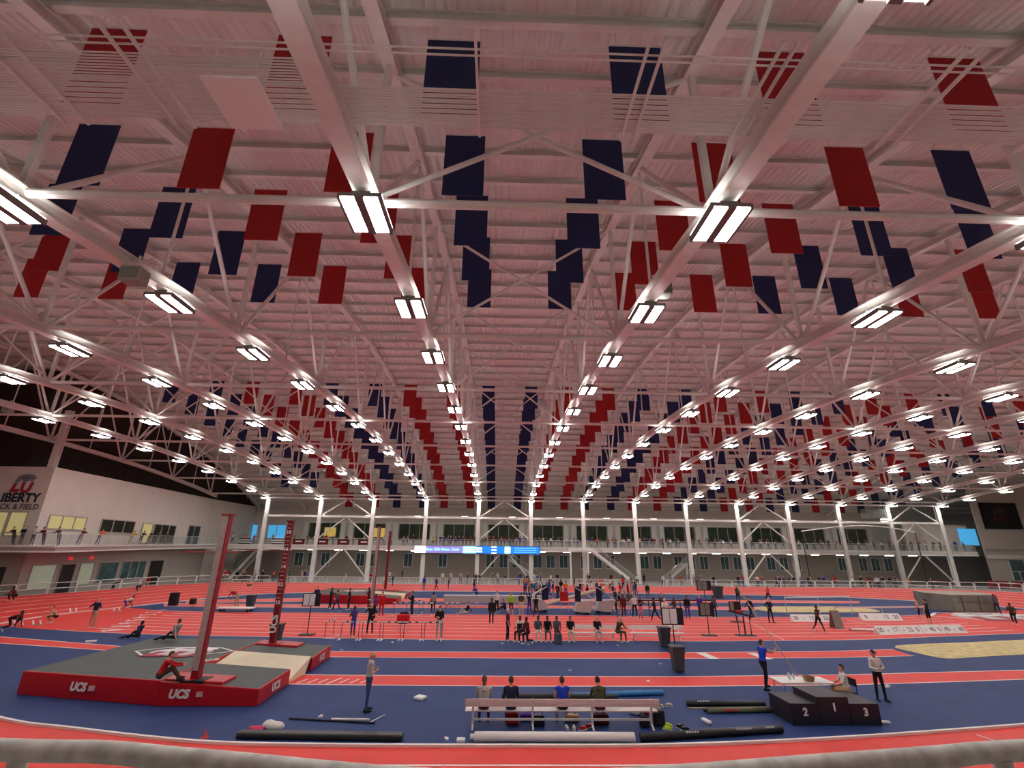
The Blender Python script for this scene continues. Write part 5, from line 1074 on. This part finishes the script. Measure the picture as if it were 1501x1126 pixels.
# crowd of athletes round the far straight finish
CL = ['white', 'black', 'navy', 'grey', 'red', 'maroon', 'blue', 'orange', 'green', 'slate', 'lgrey', 'brown', 'purple', 'yellow', 'teal', 'pink']
WT = [7, 7, 5, 4, 3, 2, 3, 1.5, 1, 3, 4, 2, 1, .7, .6, .6]
BT = ['black', 'navy', 'slate', 'denim', 'khaki', 'grey']
CN = dict(lgrey='pale grey', slate='dark grey')
def rcol(): return random.choices(CL, WT)[0]
TAKEN = []
def free(x, y, d=.8):
    if any((x-a)**2+(y-b)**2 < d*d for a, b in TAKEN): return False
    TAKEN.append((x, y)); return True
def crowd(x, y, rz, z, where, grp, poses=('stand', 'walk', 'phone', 'stand_long', 'crossed'), top=None, **kw):
    if not free(x, y, .56 if z > 1 else .8): return
    t = top or rcol(); b = random.choice(BT)
    person((x, y), rz, random.choice(poses), t, b, f'{where} in a {CN.get(t, t)} top and {CN.get(b, b)} trousers', z=z, h=random.uniform(1.6, 1.85), sleeve=random.choice(['short', 'long', 'long', 'none']), skin=random.choice('lllmdd'), hair=random.choice('kkkbbgy'), group=grp, **kw)
random.seed(21)
for k in range(44):
    x = random.uniform(2.0, 16.5); y = random.uniform(54.5, 68)
    crowd(x, y, random.uniform(0, 360), 0, 'athlete waiting by the rolling stands', 'athletes waiting by the rolling stands', top='orange' if k in (3, 17) else None)
for x, y, t in ((-10.23, 64.61, 'blue'), (-8.83, 65.75, 'purple'), (-7.39, 66.93, 'navy'), (-3.76, 61.46, 'navy'), (-16.23, 69.34, 'white'), (-15.16, 69.45, 'black'), (-17.17, 86.61, 'slate'), (11.35, 60.19, 'orange'), (10.95, 61.00, 'navy')):
    crowd(x, y, random.uniform(100, 260), 0, 'athlete standing on the far straight', 'athletes on the far straight', top=t)
# spectators behind the far barriers
for k in range(84):
    x = random.choice([random.uniform(-32, 72), random.uniform(-10, 30), random.uniform(34, 62)])
    crowd(x, random.uniform(75, 77.4), random.choice([180, 180, 170, 200, 90, -90]), 0, 'spectator behind the far straight barriers', 'spectators behind the far barriers')
for k in range(16):
    x = -44+k*.9; crowd(x, random.uniform(74.8, 79) if x > -38 else random.uniform(76, 81), 180+random.uniform(-60, 60), 0, 'spectator under the corner of the balcony', 'spectators under the balcony corner')
# spectators along the far balcony rail, in two staggered rows
x = -44.5; row = 0
while x < 78:
    if abs((x/S+.5)-round(x/S+.5))*S > .55: crowd(x, YD0+1.5+.85*(row % 2), 180+random.uniform(-25, 25), ZD, 'spectator at the far balcony rail', 'spectators on the far balcony', ('stand', 'stand', 'crossed', 'stand_long', 'phone') if row % 2 else ('lean', 'stand', 'crossed', 'stand_long', 'phone'))
    if -18 < x < 60 and random.random() < .12: crowd(x+.3, YD0+3.4+random.uniform(0, 2), 180+random.uniform(-60, 60), ZD, 'spectator standing back on the far balcony', 'spectators at the back of the far balcony')
    row += 1; x += random.uniform(1.3, 1.9) if x < -15 else random.uniform(.60, .70)
# people on the side balcony
for px, py, rz, pz, top, bot, lab, kw in ((-45.98, 47.28, 180, 'lean', 'black', 'black', 'person in black leaning on the side balcony rail under the lettering', dict(sleeve='long', hair='b')),
   (-45.25, 47.29, 180, 'crossed', 'black', 'navy', 'person with folded arms in black below the navy lettering', dict(sleeve='long', hair='b')),
   (-44.21, 47.31, 180, 'stand', 'white', 'denim', 'person in white and jeans below the lit balcony windows', dict(hair='b')),
   (-43.28, 47.32, 180, 'lean', 'maroon', 'denim', 'person in maroon at the side balcony rail', dict(sleeve='long', hair='b')),
   (-41.92, 47.34, 180, 'lean', 'slate', 'denim', 'person in dark grey at the corner of the side balcony', dict(sleeve='long', hair='k')),
   (-43.27, 51.39, -105, 'lean', 'maroon', 'denim', 'person in a red brown jacket between the balcony windows', dict(sleeve='long', hair='k')),
   (-44.06, 54.76, -105, 'lean', 'orange', 'denim', 'person in an orange brown top before the dark balcony window', dict(hair='b')),
   (-45.66, 61.70, -105, 'lean', 'yellow', 'khaki', 'person in a yellow jacket at the side balcony rail', dict(sleeve='long', hair='y')),
   (-45.94, 63.76, -105, 'lean', 'black', 'navy', 'person in black first of the row beside the yellow jacket', dict(sleeve='long', hair='k')),
   (-46.13, 65.39, -105, 'lean', 'navy', 'black', 'person in a navy coat in the row on the side balcony', dict(sleeve='long', hair='k')),
   (-46.35, 67.26, -105, 'lean', 'slate', 'black', 'person in dark grey in the row on the side balcony', dict(sleeve='long', hair='k')),
   (-46.47, 69.23, -105, 'stand', 'olive', 'black', 'person in olive at the far end of the side balcony row', dict(sleeve='long', hair='b'))):
    person((px, py), rz, pz, top, bot, lab, z=zedge(py)+.0, **kw)
# maroon cloths and striped flags on the far railing
for k, x in enumerate((-33.3, -29.5, -26.1, -22.8)):
    e = tag(empty('rail_banner', (x, YD0+.36, ZD+.12)), 'maroon cloth with white print on the far balcony rail', 'banner', 'maroon cloths on the balcony rail'); MB().lo((-.95, -.02, 0), (.95, .02, .85)).build('cloth', cloth('maroon'), e); MB().lo((-.5, -.03, .35), (.5, -.02, .55)).build('print', WHITE, e)
for x in (-42.0, -36.7):
    e = tag(empty('rail_banner', (x, YD0+.36, ZD+.12)), 'black and white striped cloth on the far balcony rail', 'banner', 'striped cloths on the balcony rail')
    for k in range(5): MB().lo((-.9, -.02, .17*k), (.9, .02, .17*k+.168)).build('stripe', BLACK if k % 2 == 0 else WHITE, e)
